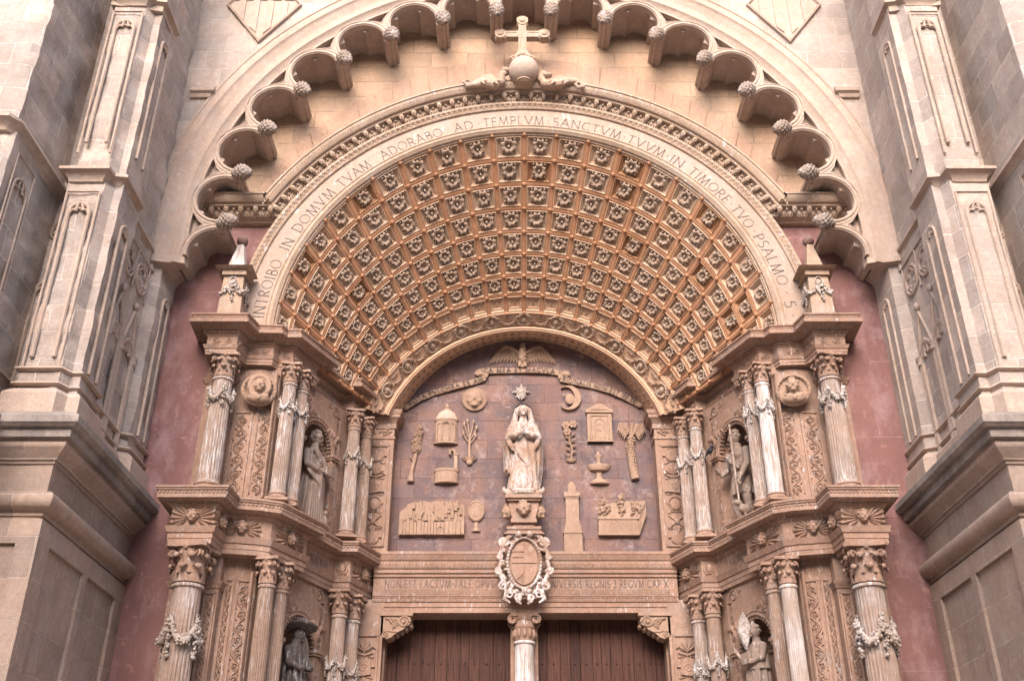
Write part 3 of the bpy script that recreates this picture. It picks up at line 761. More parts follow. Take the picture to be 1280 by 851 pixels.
def buttress(sx):
    side = 'left' if sx < 0 else 'right'
    t = thing('buttress', ('tall gothic buttress with dark stained pedestal and crisp mouldings, left of the portal' if sx < 0 else 'tall weathered gothic buttress with eroded stones, right of the portal'), 'buttress', (6.6 * sx, -4.5, 0))
    P = lambda mb, name, mat, sm=None: (mirror(mb, sx), mb.build(name, M[mat], t, smooth=sm))[1]
    # pedestal: body, roll, deep cornice
    pl = [D(p) for p in [(-5.98, 15.1), (-5.98, 12.0), (-6.95, 12.0), (-6.95, 10.75), (-9.2, 10.75)]][::-1]
    amp = .014 if sx < 0 else .05
    body = MB(); body.rough_prism(pl, [(-9.2, -2.9)], 0, 7.05, .012, .2, .5, 3 + sx)
    P(body, 'pedestal', 'pedestal', 35)
    rl = MB(); rl.sweep_plan(pl, [(-.02, 5.74), (.02, 5.75), (.02, 5.80), (.05, 5.81)] + [(.05 + .11 * math.cos(a), 5.93 + .115 * math.sin(a)) for a in [-PI / 2 + PI * k / 8 for k in range(9)]] + [(.0, 6.07), (-.02, 6.07)])
    P(rl, 'roll_moulding', 'pedestal', 40)
    cp = [(-.02, 6.42), (.02, 6.43), (.03, 6.47), (.05, 6.47), (.07, 6.52), (.16, 6.59), (.18, 6.62), (.18, 6.66), (.16, 6.67), (.17, 6.70)]
    lo = MB(); lo.sweep_plan(pl, cp); P(lo, 'lower_cornice', 'pedestal', 40)
    up = MB(); up.sweep_plan(pl, [(.17, 6.70), (.235, 6.705), (.24, 6.82), (.295, 6.825), (.33, 6.86), (.34, 6.865), (.34, 6.955), (.325, 6.97), (.02, 7.15), (-.15, 7.2)])
    P(up, 'weathered_cornice', 'dark_mould', 25)
    # sunk panels of the pedestal: raised frames on the flank and the front
    fr = MB()
    T = Matrix.Translation((-5.98, 0, 0)) @ Matrix.Rotation(R(90), 4, 'Z')       # local x -> +Y, local -y -> +X
    for x0, x1 in ((-6.0, -5.70), (-4.56, -4.40), (-3.30, -3.0)): fr.box(x0, x1, -.045, .01, 0, 5.70, T)
    for x0, x1 in ((-5.70, -4.56), (-4.40, -3.30)): fr.box(x0, x1, -.045, .01, 5.45, 5.70, T)
    fr.box(-6.935, -6.75, -6.045, -5.99, 0, 5.70); fr.box(-6.2, -5.937, -6.045, -5.99, 0, 5.70); fr.box(-6.75, -6.2, -6.045, -5.99, 5.40, 5.70)
    P(fr, 'panel_frame', 'pedestal')
    # shaft
    shaft = [(-5.99, 15.1), (-5.99, 14.28), (-6.16, 14.2), (-6.16, 13.02), (-5.99, 12.9), (-5.99, 12.22), (-6.12, 12.22), (-6.20, 12.06), (-6.76, 12.06), (-6.76, 12.55), (-7.06, 12.55), (-7.06, 11.0), (-7.18, 10.93), (-9.0, 10.93)]
    shp = [D(p) for p in shaft][::-1]
    sh = MB(); sh.rough_prism(shp, [(-9.0, -2.9)], 7.0, 11.12, amp, .14, .42, 9 + sx); P(sh, 'shaft', 'gothic', 35)
    shaft2 = [(-5.99, 15.1), (-5.99, 14.28), (-6.16, 14.2), (-6.16, 13.02), (-5.99, 12.9), (-5.99, 12.24), (-6.12, 12.24), (-6.22, 12.09), (-6.74, 12.09), (-6.74, 12.6), (-7.09, 12.6), (-7.09, 11.03), (-7.2, 10.96), (-9.0, 10.96)]
    sp2 = [D(p) for p in shaft2][::-1]
    sh = MB(); sh.rough_prism(sp2, [(-9.0, -2.9)], 11.10, 19, amp, .14, .42, 5 + sx); P(sh, 'upper_shaft', 'gothic', 35)
    # base mouldings of the shaft
    bs = MB(); bs.sweep_plan(shp, [(.10, 7.0), (.10, 7.42), (.08, 7.45), (.03, 7.50), (0, 7.52)])
    P(bs, 'shaft_base', 'goth_plain')
    bs = MB()
    for zz in (7.58, 7.80): bs.sweep_plan(shp, [(-.01, zz - .03), (.02, zz - .025), (.045, zz), (.04, zz + .015), (-.01, zz + .05)])
    P(bs, 'base_moulding', 'goth_plain', 40)
    # string course
    stp = [(-5.86, 15.0), (-5.90, 14.22), (-6.12, 14.16), (-6.12, 13.04), (-5.92, 12.9), (-5.92, 12.12), (-6.10, 12.10), (-6.12, 11.91), (-6.86, 11.91), (-6.88, 12.45), (-6.96, 12.45), (-6.97, 10.93), (-7.09, 10.76), (-9.1, 10.76)]
    ss = MB(); ss.sweep_plan([D(p) for p in stp][::-1], [(o * 1.0, 11.07 + z) for o, z in [(-.2, -.20), (-.13, -.19), (-.11, -.13), (-.04, -.07), (0, -.05), (0, 0), (-.02, .015), (-.10, .08), (-.2, .10)]])
    P(ss, 'string_course', 'goth_plain', 40)
    ss = MB(); ss.sweep_plan([D(p) for p in [(-5.93, 12.88), (-5.93, 12.14), (-6.10, 12.12), (-6.12, 11.95), (-6.84, 11.95), (-6.84, 12.5)]][::-1], [(-.2, 14.50), (-.13, 14.51), (-.11, 14.57), (-.04, 14.63), (0, 14.65), (0, 14.70), (-.02, 14.715), (-.10, 14.78), (-.2, 14.80)])
    ss.prism([D(p) for p in [(-6.0, 12.88), (-6.0, 12.2), (-6.8, 12.05), (-6.8, 12.7)]], 14.5, 14.79)
    P(ss, 'upper_string_course', 'goth_plain', 40)
    # blind tracery
    tf = MB(); T = Matrix.Translation((-6.48, -5.945, 0))
    for zt in (10.08, 13.72):
        blind_arch(tf, 0, zt - 2.1, .15, 2.35, T, .03)
        frame_rect(tf, -.24, .24, zt - 2.3, zt + .62, T, .02)
    T = Matrix.Translation((-7.50, -7.075, 0)); blind_arch(tf, 0, 7.9, .17, 2.35, T); frame_rect(tf, -.28, .28, 7.9, 10.7, T, .014)
    P(tf, 'front_tracery', 'goth_plain', 40)
    fl = MB(); T = Matrix.Translation((-5.99, 0, 0)) @ Matrix.Rotation(R(90), 4, 'Z')
    blind_arch(fl, -5.44, 7.9, .14, 2.35, T, .028); blind_arch(fl, -5.44, 11.6, .14, 2.35, T, .028)
    blind_arch(fl, -3.36, 7.9, .13, 2.35, T, .028)
    T = Matrix.Translation((-6.16, 0, 0)) @ Matrix.Rotation(R(90), 4, 'Z')
    for cx in (-4.70, -4.12):
        blind_arch(fl, cx, 7.4, .23, 1.55, T, .042)
        g2 = [(cx - .29, 0, 9.0), (cx, 0, 9.75), (cx + .29, 0, 9.0)]; fl.tube(g2, .036, 6, T)
        fl.sphere((cx, -.02, 9.83), (.06, .05, .07), 8, 6, T)
        quatrefoil(fl, cx, 10.34, .24, T, .028); frame_rect(fl, cx - .28, cx + .28, 10.05, 10.72, T, .014)
    for cx in (-4.98, -4.41, -3.85):
        fl.tube([(cx, 0, 7.15), (cx, 0, 8.95)], .045, 8, T); fl.lathe([(.045, 0), (.075, .03), (.06, .1), (.09, .16)], 8, (cx, 0, 8.9), T)
        fl.lathe([(.09, 0), (.10, .05), (.06, .12)], 8, (cx, 0, 7.15), T)
    P(fl, 'flank_tracery', 'goth_plain', 40)
    rt = MB(); T = Matrix.Translation((-7.0, 0, 0)) @ Matrix.Rotation(R(90), 4, 'Z')
    T = Matrix.Translation((-7.06, 0, 0)) @ Matrix.Rotation(R(90), 4, 'Z')
    blind_arch(rt, -6.55, 7.9, .2, 2.3, T, .02); frame_rect(rt, -6.82, -6.28, 7.8, 10.7, T, .014)
    T = Matrix.Translation((-6.92, -5.455, 0)); blind_arch(rt, 0, 7.4, .16, 1.9, T, .03); quatrefoil(rt, 0, 10.35, .16, T); rt.sphere((0, -.02, 9.85), (.07, .06, .09), 8, 6, T)
    P(rt, 'recess_tracery', 'goth_plain', 40)
buttress(-1); buttress(1)
# ------------------------------------------------------------------ great archivolt with inscription, cornice and brackets
AC = 9.95
av = thing('archivolt', 'carved round archivolt bearing a long latin inscription and bracketed cornice', 'arch', (0, -3.2, 10))
def ring(mb, prof, cz, a, n): arch_mould(mb, prof, cz, -a, a, n)
b = MB(); HB = R(91)
ring(b, [(4.36, -2.5), (4.36, -3.20), (4.745, -3.20), (4.745, -2.6)], AC, HB, 96); b.build('inscription_band', M['band'], av)
b = MB()
ring(b, [(4.365, -3.19), (4.365, -3.225), (4.335, -3.235), (4.315, -3.215), (4.295, -3.215), (4.29, -3.24), (4.255, -3.245), (4.225, -3.215), (4.205, -3.20), (4.20, -3.16), (4.175, -3.15), (4.175, -2.6), (4.365, -2.6)], AC, HB, 96)
b.build('inner_moulding', M['arch'], av, smooth=40)
b = MB()
ring(b, [(4.735, -3.19), (4.735, -3.235), (4.76, -3.25), (4.78, -3.235), (4.79, -3.23), (4.83, -3.27), (4.87, -3.27), (4.88, -3.245), (4.90, -3.245), (4.905, -3.02), (4.735, -3.0)], AC, HB, 96)
for i in range(150):                              # bead and leaf row
    a = -HB + 2 * HB * (i + .5) / 150
    b.sphere((4.805 * math.sin(a), -3.24, AC + 4.805 * math.cos(a)), (.026, .016, .022), 6, 4)
    a += HB / 150
    b.box(-.02, .02, -.010, .02, -.022, .022, TR(4.85 * math.sin(a), -3.27, AC + 4.85 * math.cos(a), 0, a, 0))
b.build('bead_moulding', M['arch'], av, smooth=40)
CR = 4.86; ca = math.acos((SZ + .02 - AC) / CR)
cpath = [(-5.70, SZ + .02), (-CR * math.sin(ca), SZ + .02)] + arc(0, AC, CR, -ca, ca, 72)[1:-1] + [(CR * math.sin(ca), SZ + .02), (5.70, SZ + .02)]
c = MB()
c.sweep_xz(cpath, [(0, -2.99), (0, -3.10), (.025, -3.11), (.03, -3.15), (.05, -3.16), (.055, -3.20), (.085, -3.215), (.09, -3.24), (.19, -3.25), (.195, -3.345), (.235, -3.35), (.24, -3.40), (.26, -3.42),
                   (.30, -3.445), (.36, -3.455), (.365, -3.475), (.40, -3.475), (.405, -3.42), (.41, -2.99)])
c.build('cornice', M['arch'], av, smooth=30)
# brackets and pearls under the cornice, dentils below
brk = MB(); brk.box(-.04, .04, -.09, .02, .11, .19)
brk.tube([(0, -.0, .105), (0, -.04, .10), (0, -.07, .12), (0, -.085, .15)], [.04, .036, .03, .024], 8); brk.sphere((0, -.09, .155), (.035, .025, .04), 8, 6)
brm = brk.mesh('bracket', M['arch'], 40)
def along(r, s):                                  # station along arc
    a = s / CR; return (r * math.sin(a), AC + r * math.cos(a), a)
nb = 44; dent = MB()
for i in range(nb):
    a = -ca + 2 * ca * (i + .5) / nb
    put('bracket', brm, av, mtx=av.matrix_basis.inverted() @ TR(CR * math.sin(a), -3.245, AC + CR * math.cos(a), 0, a, 0))
    a += ca / nb
    if i < nb - 1: dent.sphere(((CR + .15) * math.sin(a), -3.27, AC + (CR + .15) * math.cos(a)), .024, 8, 6)
for i in range(nb * 5):
    a = -ca + 2 * ca * (i + .5) / (nb * 5); dent.box(-.012, .012, -.035, .02, .055, .085, TR(CR * math.sin(a), -3.20, AC + CR * math.cos(a), 0, a, 0))
xs = CR * math.sin(ca)
for sx in (-1, 1):
    for i in range(5):
        x = sx * (xs + .16 + .26 * i); put('bracket', brm, av, mtx=av.matrix_basis.inverted() @ TR(x, -3.245, SZ + .02))
        dent.sphere((x + sx * .13, -3.30, SZ + .17), .024, 8, 6)
    for i in range(26): dent.box(-.012, .012, -.035, .02, .055, .085, TR(sx * (xs + .03 + .052 * i), -3.20, SZ + .02))
# egg pattern on the big cyma
for i in range(190):
    a = -ca + 2 * ca * (i + .5) / 190; dent.sphere(((CR + .315) * math.sin(a), -3.445, AC + (CR + .315) * math.cos(a)), (.016, .014, .03), 5, 4, TR(0, 0, 0))
dent.build('pearl_row', M['arch'], av, smooth=40)
LH = .185; RT = 4.385
ARC_WORDS = [('INTROIBO', -87.2, -72.3), ('IN', -69.2, -66.2), ('DOMVM', -63.9, -50.4), ('TVAM', -48.4, -39.2), ('ADORABO', -36.0, -20.0), ('·', -18.7, -18.2), ('AD', -17.0, -12.4), ('·', -11.1, -10.6),
    ('TEMPLVM', -9.9, 4.7), ('·', 5.5, 6.0), ('SANCTVM', 6.9, 23.5), ('·', 24.1, 24.6), ('TVVM', 25.3, 34.9), ('·', 35.5, 36.0), ('IN', 36.7, 40.1), ('TIMORE', 42.2, 54.2), ('·', 54.8, 55.3), ('TVO', 56.1, 62.5), ('·', 63.6, 64.1), ('PSALMO', 65.0, 78.8), ('·', 80.6, 81.1), ('5', 83.0, 84.6), ('·', 86.4, 86.9)]
def arc_word(w, a0, a1):
    tw = text_width(w, LH, .16); span = R(a1 - a0) * RT; k = span / tw
    x = 0
    for ch in w:
        gw = GL[ch][0] * LH * k; a = R(a0) + (x + gw / 2) / RT
        T = TR(RT * math.sin(a), -3.2, AC + RT * math.cos(a), 0, a, 0) @ Matrix.Diagonal((min(k, 1.35), 1, 1, 1)) @ Matrix.Translation((-GL[ch][0] * LH / 2, 0, 0))
        glyph(txt, ch, LH, T, .056); x += gw + .16 * LH * k
for w, a0, a1 in ARC_WORDS:
    txt = MB(); arc_word(w, a0, a1); txt.build('carved_word' if w != '·' else 'carved_dot', M['ink'], av)

# ------------------------------------------------------------------ coffered splayed vault
y0, R0, c0 = -3.15, 4.19, 9.95
y1, R1, c1 = -0.83, 3.06, 8.60
NC, NR = 22, 8
A0V, A1V = R(8.24), R(6.25)
tr = [0, .135, .27, .405, .535, .66, .785, .895, 1.0]
def vp(k, t, off=0.0):
    """k in coffers from the crown, t 0 at the front edge and 1 at the back; off = metres outward (into the masonry)"""
    a, b_ = k * A0V, k * A1V
    p = Vector((R0 * math.sin(a), y0, c0 + R0 * math.cos(a))); q = Vector((R1 * math.sin(b_), y1, c1 + R1 * math.cos(b_)))
    v = p.lerp(q, t)
    if off:
        m = a + (b_ - a) * t
        nrm = Vector((math.sin(m), .45, math.cos(m))).normalized(); v = v + nrm * off
    return v
va = thing('coffered_vault', 'splayed orange stone vault of square coffers with carved rosettes', 'vault', (0, -2, 10))
KE = 11.45
rib = MB()
SUB = 4
RW = .085                                         # half width of a rib, in cell units
def patch(mb, k0, k1, t0, t1, off0=0.0, off1=None, nk=3):
    rows = []
    for i in range(nk + 1):
        k = k0 + (k1 - k0) * i / nk; rows.append([tuple(vp(k, t0, off0)), tuple(vp(k, t1, off0 if off1 is None else off1))])
    mb.grid(rows)
def cell_t(r): return tr[r], tr[r + 1]
for i in range(-11, 12):                          # ribs running to the back
    for r in range(NR):
        t0, t1 = cell_t(r)
        rows = []
        for k, o in ((i - RW - .012, .05), (i - RW - .01, .012), (i - RW * .62, .010), (i - RW * .55, 0), (i + RW * .55, 0), (i + RW * .62, .010), (i + RW + .01, .012), (i + RW + .012, .05)):
            rows.append([tuple(vp(k, t0, o)), tuple(vp(k, t1, o))])
        rib.grid(rows)
for r in range(NR + 1):                           # ribs running round
    t = tr[r]; dt = (tr[min(r + 1, NR)] - tr[max(r - 1, 0)]) / (2 if 0 < r < NR else 1)
    w = RW * dt
    for i in range(-11, 11):
        rows = []
        for j in range(4):
            k = i + RW * .55 + (1 - 2 * RW * .55) * j / 3
            rows.append([tuple(vp(k, tt, o)) for tt, o in ((t - w - .001, .05), (t - w, .014), (t - w * .62, .012), (t - w * .55, .002), (t + w * .55, .002), (t + w * .62, .012), (t + w, .014), (t + w + .001, .05))])
        rib.grid(rows)
    for i in range(-11, 12):
        p = vp(i, t, -.012); rib.sphere(tuple(p), .036, 8, 6)
rib.build('rib_grid', M['rib'], va)
# rosette meshes: a drooping pod ringed by curled leaves
def rosette_mesh(seed):
    rnd = random.Random(seed); m = MB(); pod = seed not in (4,)           # local: face plane XY, out along +Z
    m.lathe([(.22, 0), (.24, .03), (.16, .07), (.0, .08)], 12)
    if pod: m.sphere((0, -.02, .14), (.085, .085, .13), 10, 8); m.sphere((0, -.04, .26), (.06, .06, .06), 8, 6)
    for k in range(8):
        if seed == 5 and k == 3: continue
        a = 2 * PI * (k + .5) / 8; L = .38 * rnd.uniform(.8, 1.1); W = .15 * rnd.uniform(.85, 1.1); rows = []
        for i in range(5):
            u = i / 4; rr = .09 + L * u; zz = .05 + .27 * math.sin(u * 2.3) - .06 * u * u
            w = W * (math.sin(PI * min(.97, .18 + u * .75)))
            rows.append([(rr, -w, zz - .035), (rr + .01, -w * .45, zz + .015), (rr + .015, 0, zz - .005), (rr + .01, w * .45, zz + .015), (rr, w, zz - .035)])
        m.grid(rows, T=Matrix.Rotation(a, 4, 'Z'))
        rows2 = [[(x, y, z - .03) for x, y, z in r_] for r_ in rows][::-1]; m.grid(rows2, T=Matrix.Rotation(a, 4, 'Z'))
        m.sphere((.09 + L * .95, 0, .16), (.05, .065, .055), 7, 5, Matrix.Rotation(a, 4, 'Z'))
    for k in range(4):
        a = PI / 4 + PI / 2 * k; s_ = rnd.uniform(.85, 1.1)
        m.sphere((.50 * math.cos(a), .50 * math.sin(a), .09), (.085 * s_, .085 * s_, .12), 8, 6)
        m.sphere((.42 * math.cos(a + .2), .42 * math.sin(a + .2), .05), (.07, .05, .06), 7, 5)
    return m.mesh('rosette', M['rosette'], 50)
ros = [rosette_mesh(s) for s in range(6)]
M['vault_dark'] = stone('stained_coffer_stone', (.43, .24, .14), (.36, .18, .09), None, None, grime=.35, pits=False, streak=.4, grey=0)
M['vault_pale'] = stone('pale_coffer_stone', (.62, .45, .335), (.57, .385, .27), None, None, grime=.25, pits=False, streak=.3, grey=.1)
def coffer_mb(i, r):
    t0, t1 = cell_t(r); m = MB()
    def loop(q, off):
        w = q
        P = []
        for (ka, ta), (kb, tb) in zip(((0, 0), (1, 0), (1, 1), (0, 1)), ((1, 0), (1, 1), (0, 1), (0, 0))):
            for s in range(3):
                u = s / 3; kk = ka + (kb - ka) * u; tt = ta + (tb - ta) * u
                P.append(tuple(vp(i + w + (1 - 2 * w) * kk, t0 + (t1 - t0) * (w + (1 - 2 * w) * tt), off)))
        return P
    steps = [(RW - .006, .04), (RW + .008, .02), (RW + .014, .004), (RW + .03, -.004), (RW + .036, .006), (RW + .07, .040), (RW + .078, .032), (RW + .09, .032), (RW + .096, .062), (RW + .125, .066)]
    if r == 7: steps = steps[:8] + [(RW + .13, .034), (RW + .135, .026), (RW + .15, .026), (RW + .156, .06), (RW + .17, .06)]
    m.grid([loop(q, o) for q, o in steps], False, True)
    m.add(loop(*steps[-1]), [tuple(range(12))])
    return m
rnd = random.Random(11)
def ros_mtx(i, r, off):
    t0, t1 = cell_t(r); tm = (t0 + t1) / 2; c = vp(i + .5, tm, off)
    ku = (vp(i + .9, tm) - vp(i + .1, tm)) / .8; tu = (vp(i + .5, t1) - vp(i + .5, t0))
    X = ku.normalized(); Y = -tu.normalized(); Zv = X.cross(Y).normalized(); 
    inward = Vector((-c.x, -2, c1 - c.z))
    if Zv.dot(inward) < 0: X = -X; Zv = X.cross(Y).normalized()
    Y = Zv.cross(X)
    sz = min(ku.length, tu.length) * .69
    mt = Matrix((X, Y, Zv)).transposed().to_4x4()
    return Matrix.Translation(c) @ mt @ Matrix.Diagonal((sz * rnd.uniform(.93, 1.05), sz * rnd.uniform(.93, 1.05), sz, 1))
order = sorted(((r, abs(i + .5), i) for r in range(NR) for i in range(-11, 11)))
indiv = set((i, r) for r, a_, i in order if r < 4 and a_ < 10.6 or r == 4)
indiv = set(list(sorted(indiv, key=lambda q: (q[1], abs(q[0] + .5))))[:100])
rest_c = MB(); rest_r = MB()
Vi = va.matrix_basis.inverted()
for r in range(NR):
    for i in range(-11, 11):
        m = coffer_mb(i, r); mx = None
        if r < 7: mx = ros_mtx(i, r, .062)
        if (i, r) in indiv:
            dark = rnd.random() < .10
            o = m.build('coffer', M['vault_dark' if dark else ('vault_pale' if rnd.random() < .3 else 'vault')], va, smooth=25)
            if mx is not None: put('rosette', ros[(0, 1, 2, 3, 0, 1, 2, 5, 3, 4, 2)[(i * 5 + r * 3) % 11]], o, mtx=Vi @ mx)
        else:
            rest_c.merge(m)
            if mx is not None:
                me = ros[(0, 1, 2, 3, 0, 1, 2, 5, 3, 4, 2)[(i * 5 + r * 3) % 11]]
                rest_r.add([v.co[:] for v in me.vertices], [tuple(p.vertices) for p in me.polygons], mx)
            else: rest_r.sphere(tuple(vp(i + .5, (tr[r] + tr[r + 1]) / 2, .045)), .022, 7, 5)
o = rest_c.build('coffers', M['vault'], va, smooth=25); o['kind'] = 'stuff'
o = rest_r.build('rosettes', M['rosette'], va, smooth=40); o['kind'] = 'stuff'

# ------------------------------------------------------------------ inner arch: medallion band, roll, soffit
ia = thing('inner_arch', 'inner arch carved with medallions and hanging garlands', 'arch', (0, -.5, 9.5))
bd = MB(); NA = 64; ha = R(71)
def ib(t, a, off=0):                              # t 0 = coffers, 1 = archivolt edge
    r_ = 3.06 + (2.78 - 3.06) * t; cz = 8.60 + (8.70 - 8.60) * t; y = -.83 + (-.55 + .83) * t
    return ((r_ + off) * math.sin(a), y + off * .6, cz + (r_ + off) * math.cos(a))
rows = []
for k in range(NA + 1):
    a = -ha + 2 * ha * k / NA
    q = [ib(-.06, a, .08), ib(-.05, a), ib(.02, a, -.012), ib(.05, a, -.01), ib(.06, a, .008), ib(.92, a, .008), ib(.93, a, -.012), ib(1.0, a, -.015)]
    for rr, yy in ((2.775, -.60), (2.745, -.635), (2.72, -.635), (2.705, -.61), (2.69, -.61), (2.685, -.59)): q.append((rr * math.sin(a), yy, 8.70 + rr * math.cos(a)))
    q.append((2.52 * math.sin(a), .02, 8.98 + 2.52 * math.cos(a)))
    rows.append(q)
bd.grid(rows)
bd.build('archivolt_band', M['vault'], ia, smooth=40)
def band_T(a):
    p = Vector(ib(.48, a)); e1 = (Vector(ib(.48, a + .01)) - p).normalized(); e2 = (Vector(ib(.2, a)) - Vector(ib(.8, a))).normalized()
    nn = e1.cross(e2)
    # local x along the band, local z up (towards coffers), local -y outwards to the room
    if nn.dot(Vector((-p.x, -1.5, 8.6 - p.z))) > 0: nn = -nn
    return Matrix.Translation(p) @ Matrix((e1, nn, e2)).transposed().to_4x4()
md = MB()
for ms in range(24):
    a = 2 * PI * ms / 24; md.sphere((.13 * math.cos(a), -.01, .13 * math.sin(a)), (.028, .022, .028), 6, 4)
face(md, (0, .03, .0), .17); md.sphere((0, .02, -.09), (.08, .04, .05), 8, 6)
mdm = md.mesh('medallion', M['rosette'], True)
gl = MB()
gp = [(-.20, .09), (-.16, .0), (-.09, -.06), (0, -.085), (.09, -.06), (.16, 0), (.20, .09)]
gl.tube([(x, -.005, z) for x, z in gp], [.012, .02, .026, .03, .026, .02, .012], 6)
rg = random.Random(5)
for k in range(40):
    t = rg.uniform(0, 5.99); j = int(t); f_ = t - j; x = gp[j][0] * (1 - f_) + gp[j + 1][0] * f_; z = gp[j][1] * (1 - f_) + gp[j + 1][1] * f_
    gl.sphere((x + rg.uniform(-.02, .02), -.025, z + rg.uniform(-.02, .02)), .017, 6, 4)
leaf(gl, -.02, .05, .12, .07, .3, -.005, .02); leaf(gl, .02, .05, .12, .07, 2.8, -.005, .02)
glm = gl.mesh('garland', M['relief'], True)
Ii = ia.matrix_basis.inverted()
for k in range(-5, 6): put('medallion', mdm, ia, mtx=Ii @ band_T(R(12.3) * k) @ Matrix.Diagonal((1, 1, .95, 1)))
for k in range(-6, 6): put('garland', glm, ia, mtx=Ii @ band_T(R(12.3) * (k + .5)))
bm_ = MB(); bm_.sphere((0, 0, 0), (.036, .04, .036), 8, 6); bm_ = bm_.mesh('soffit_boss', M['portal'], True)
for k in range(44):
    a = -ha + 2 * ha * (k + .5) / 44
    for u in (.25, .65):
        rr = 2.685 + (2.52 - 2.685) * u; put('soffit_boss', bm_, ia, mtx=Ii @ TR(rr * math.sin(a), -.59 + .61 * u, 8.70 + .28 * u + rr * math.cos(a)))
# ------------------------------------------------------------------ splayed jambs with their niches
UD = Vector((.408, .913))                          # direction of the splayed wall, outer end to inner end (left jamb)
NN = Vector((.913, -.408))                         # its face normal, towards the doorway and the viewer
A0 = Vector((-3.85, 15.0))                         # axis of the first column of the splay
def AX(s, o=0.0):                                  # point on the column axis line moved o along the normal
    p = A0 + UD * s + NN * o; return (p.x, p.y)
WO = -.22
NS, NRD = 1.18, .46                                # niche station and radius
PHI = math.atan2(UD.y, UD.x)                       # turns local -Y to the face normal on the left jamb
def niche_arc(n=14):
    c = A0 + UD * NS + NN * WO
    return [tuple(c - UD * (NRD * math.cos(PI * k / n)) - NN * (NRD * math.sin(PI * k / n))) for k in range(n + 1)]
def JT(sx, s, o, z):                               # transform to a panel frame on the splayed wall
    p = AX(s, o); x, y = D(p)
    T = TR(x, y, z, 0, 0, PHI)
    return MX @ T @ MX if sx < 0 and False else (T if sx < 0 else MX @ T)
def panel_T(sx, x, d, z, ang=0.0):
    T = TR(x, d - 18.0, z, 0, 0, ang); return T if sx < 0 else MX @ T
body_up = [(-5.22, 15.3), (-5.22, 14.99), (-4.76, 14.99), (-4.76, 15.07), (-4.38, 15.05), (-4.06, 15.13)] + [AX(.0, WO)] + niche_arc() + [AX(2.62, WO), (-2.99, 17.62), (-2.43, 17.62), (-2.43, 18.2)]
body_lo = [(-5.22, 15.3), (-5.22, 14.80), (-4.50, 14.80), (-4.50, 14.98), (-4.32, 15.0), (-4.06, 15.10)] + [AX(.0, WO)] + niche_arc() + [AX(2.55, WO), (-2.97, 17.48), (-2.41, 17.48), (-2.41, 17.95)]
back = [(-2.41, 18.6), (-5.22, 18.6)]
def niche_arch(mb, sx, z_imp, z_top, y=.0):
    """spandrel plate over the niche with a half-round opening, toothed edge and moulding"""
    T = JT(sx, NS, WO, 0); r = NRD - .035
    pts = [(-NRD - .02, z_imp)] + [(-r * math.cos(PI * k / 20), z_imp + r * math.sin(PI * k / 20)) for k in range(21)] + [(NRD + .02, z_imp), (NRD + .02, z_top), (-NRD - .02, z_top)]
    mb.prism_y(pts, -.025, .05, T)
    for rr, q in ((r + .02, .022), (r + .075, .014)):
        mb.tube([(-rr * math.cos(PI * k / 20), -.025, z_imp + rr * math.sin(PI * k / 20)) for k in range(21)], q, 6, T)
    for k in range(19):
        a = PI * (k + .5) / 19; mb.box(-.018, .018, -.02, .04, -.045, .0, T @ TR(-r * math.cos(a), 0, z_imp + r * math.sin(a), 0, a - PI / 2, 0))
def shell(mb, sx, z_imp):
    T = JT(sx, NS, WO, z_imp); rows = []
    for i in range(13):                            # scalloped half dome, ribs fan out from the back
        b_ = PI / 2 * i / 12
        row = []
        for k in range(65):
            a = PI * k / 64; fl = 1 - .07 * (abs(math.sin(a * 9)) < .45) * math.cos(b_)
            row.append((-NRD * .985 * fl * math.cos(a), NRD * .985 * fl * math.sin(b_) * math.sin(a), NRD * .985 * fl * math.cos(b_) * math.sin(a)))
        rows.append(row)
    mb.grid(rows, T=T)
    # stepped bands on the inner flanks
    for j in range(4):
        zz = .02 + .085 * j; rr = math.sqrt(max(.02, NRD ** 2 - zz ** 2)) * .97
        mb.tube([(-rr * math.cos(PI * k / 16), rr * math.sin(PI * k / 16) * .98, zz) for k in range(17)], .018, 5, T)
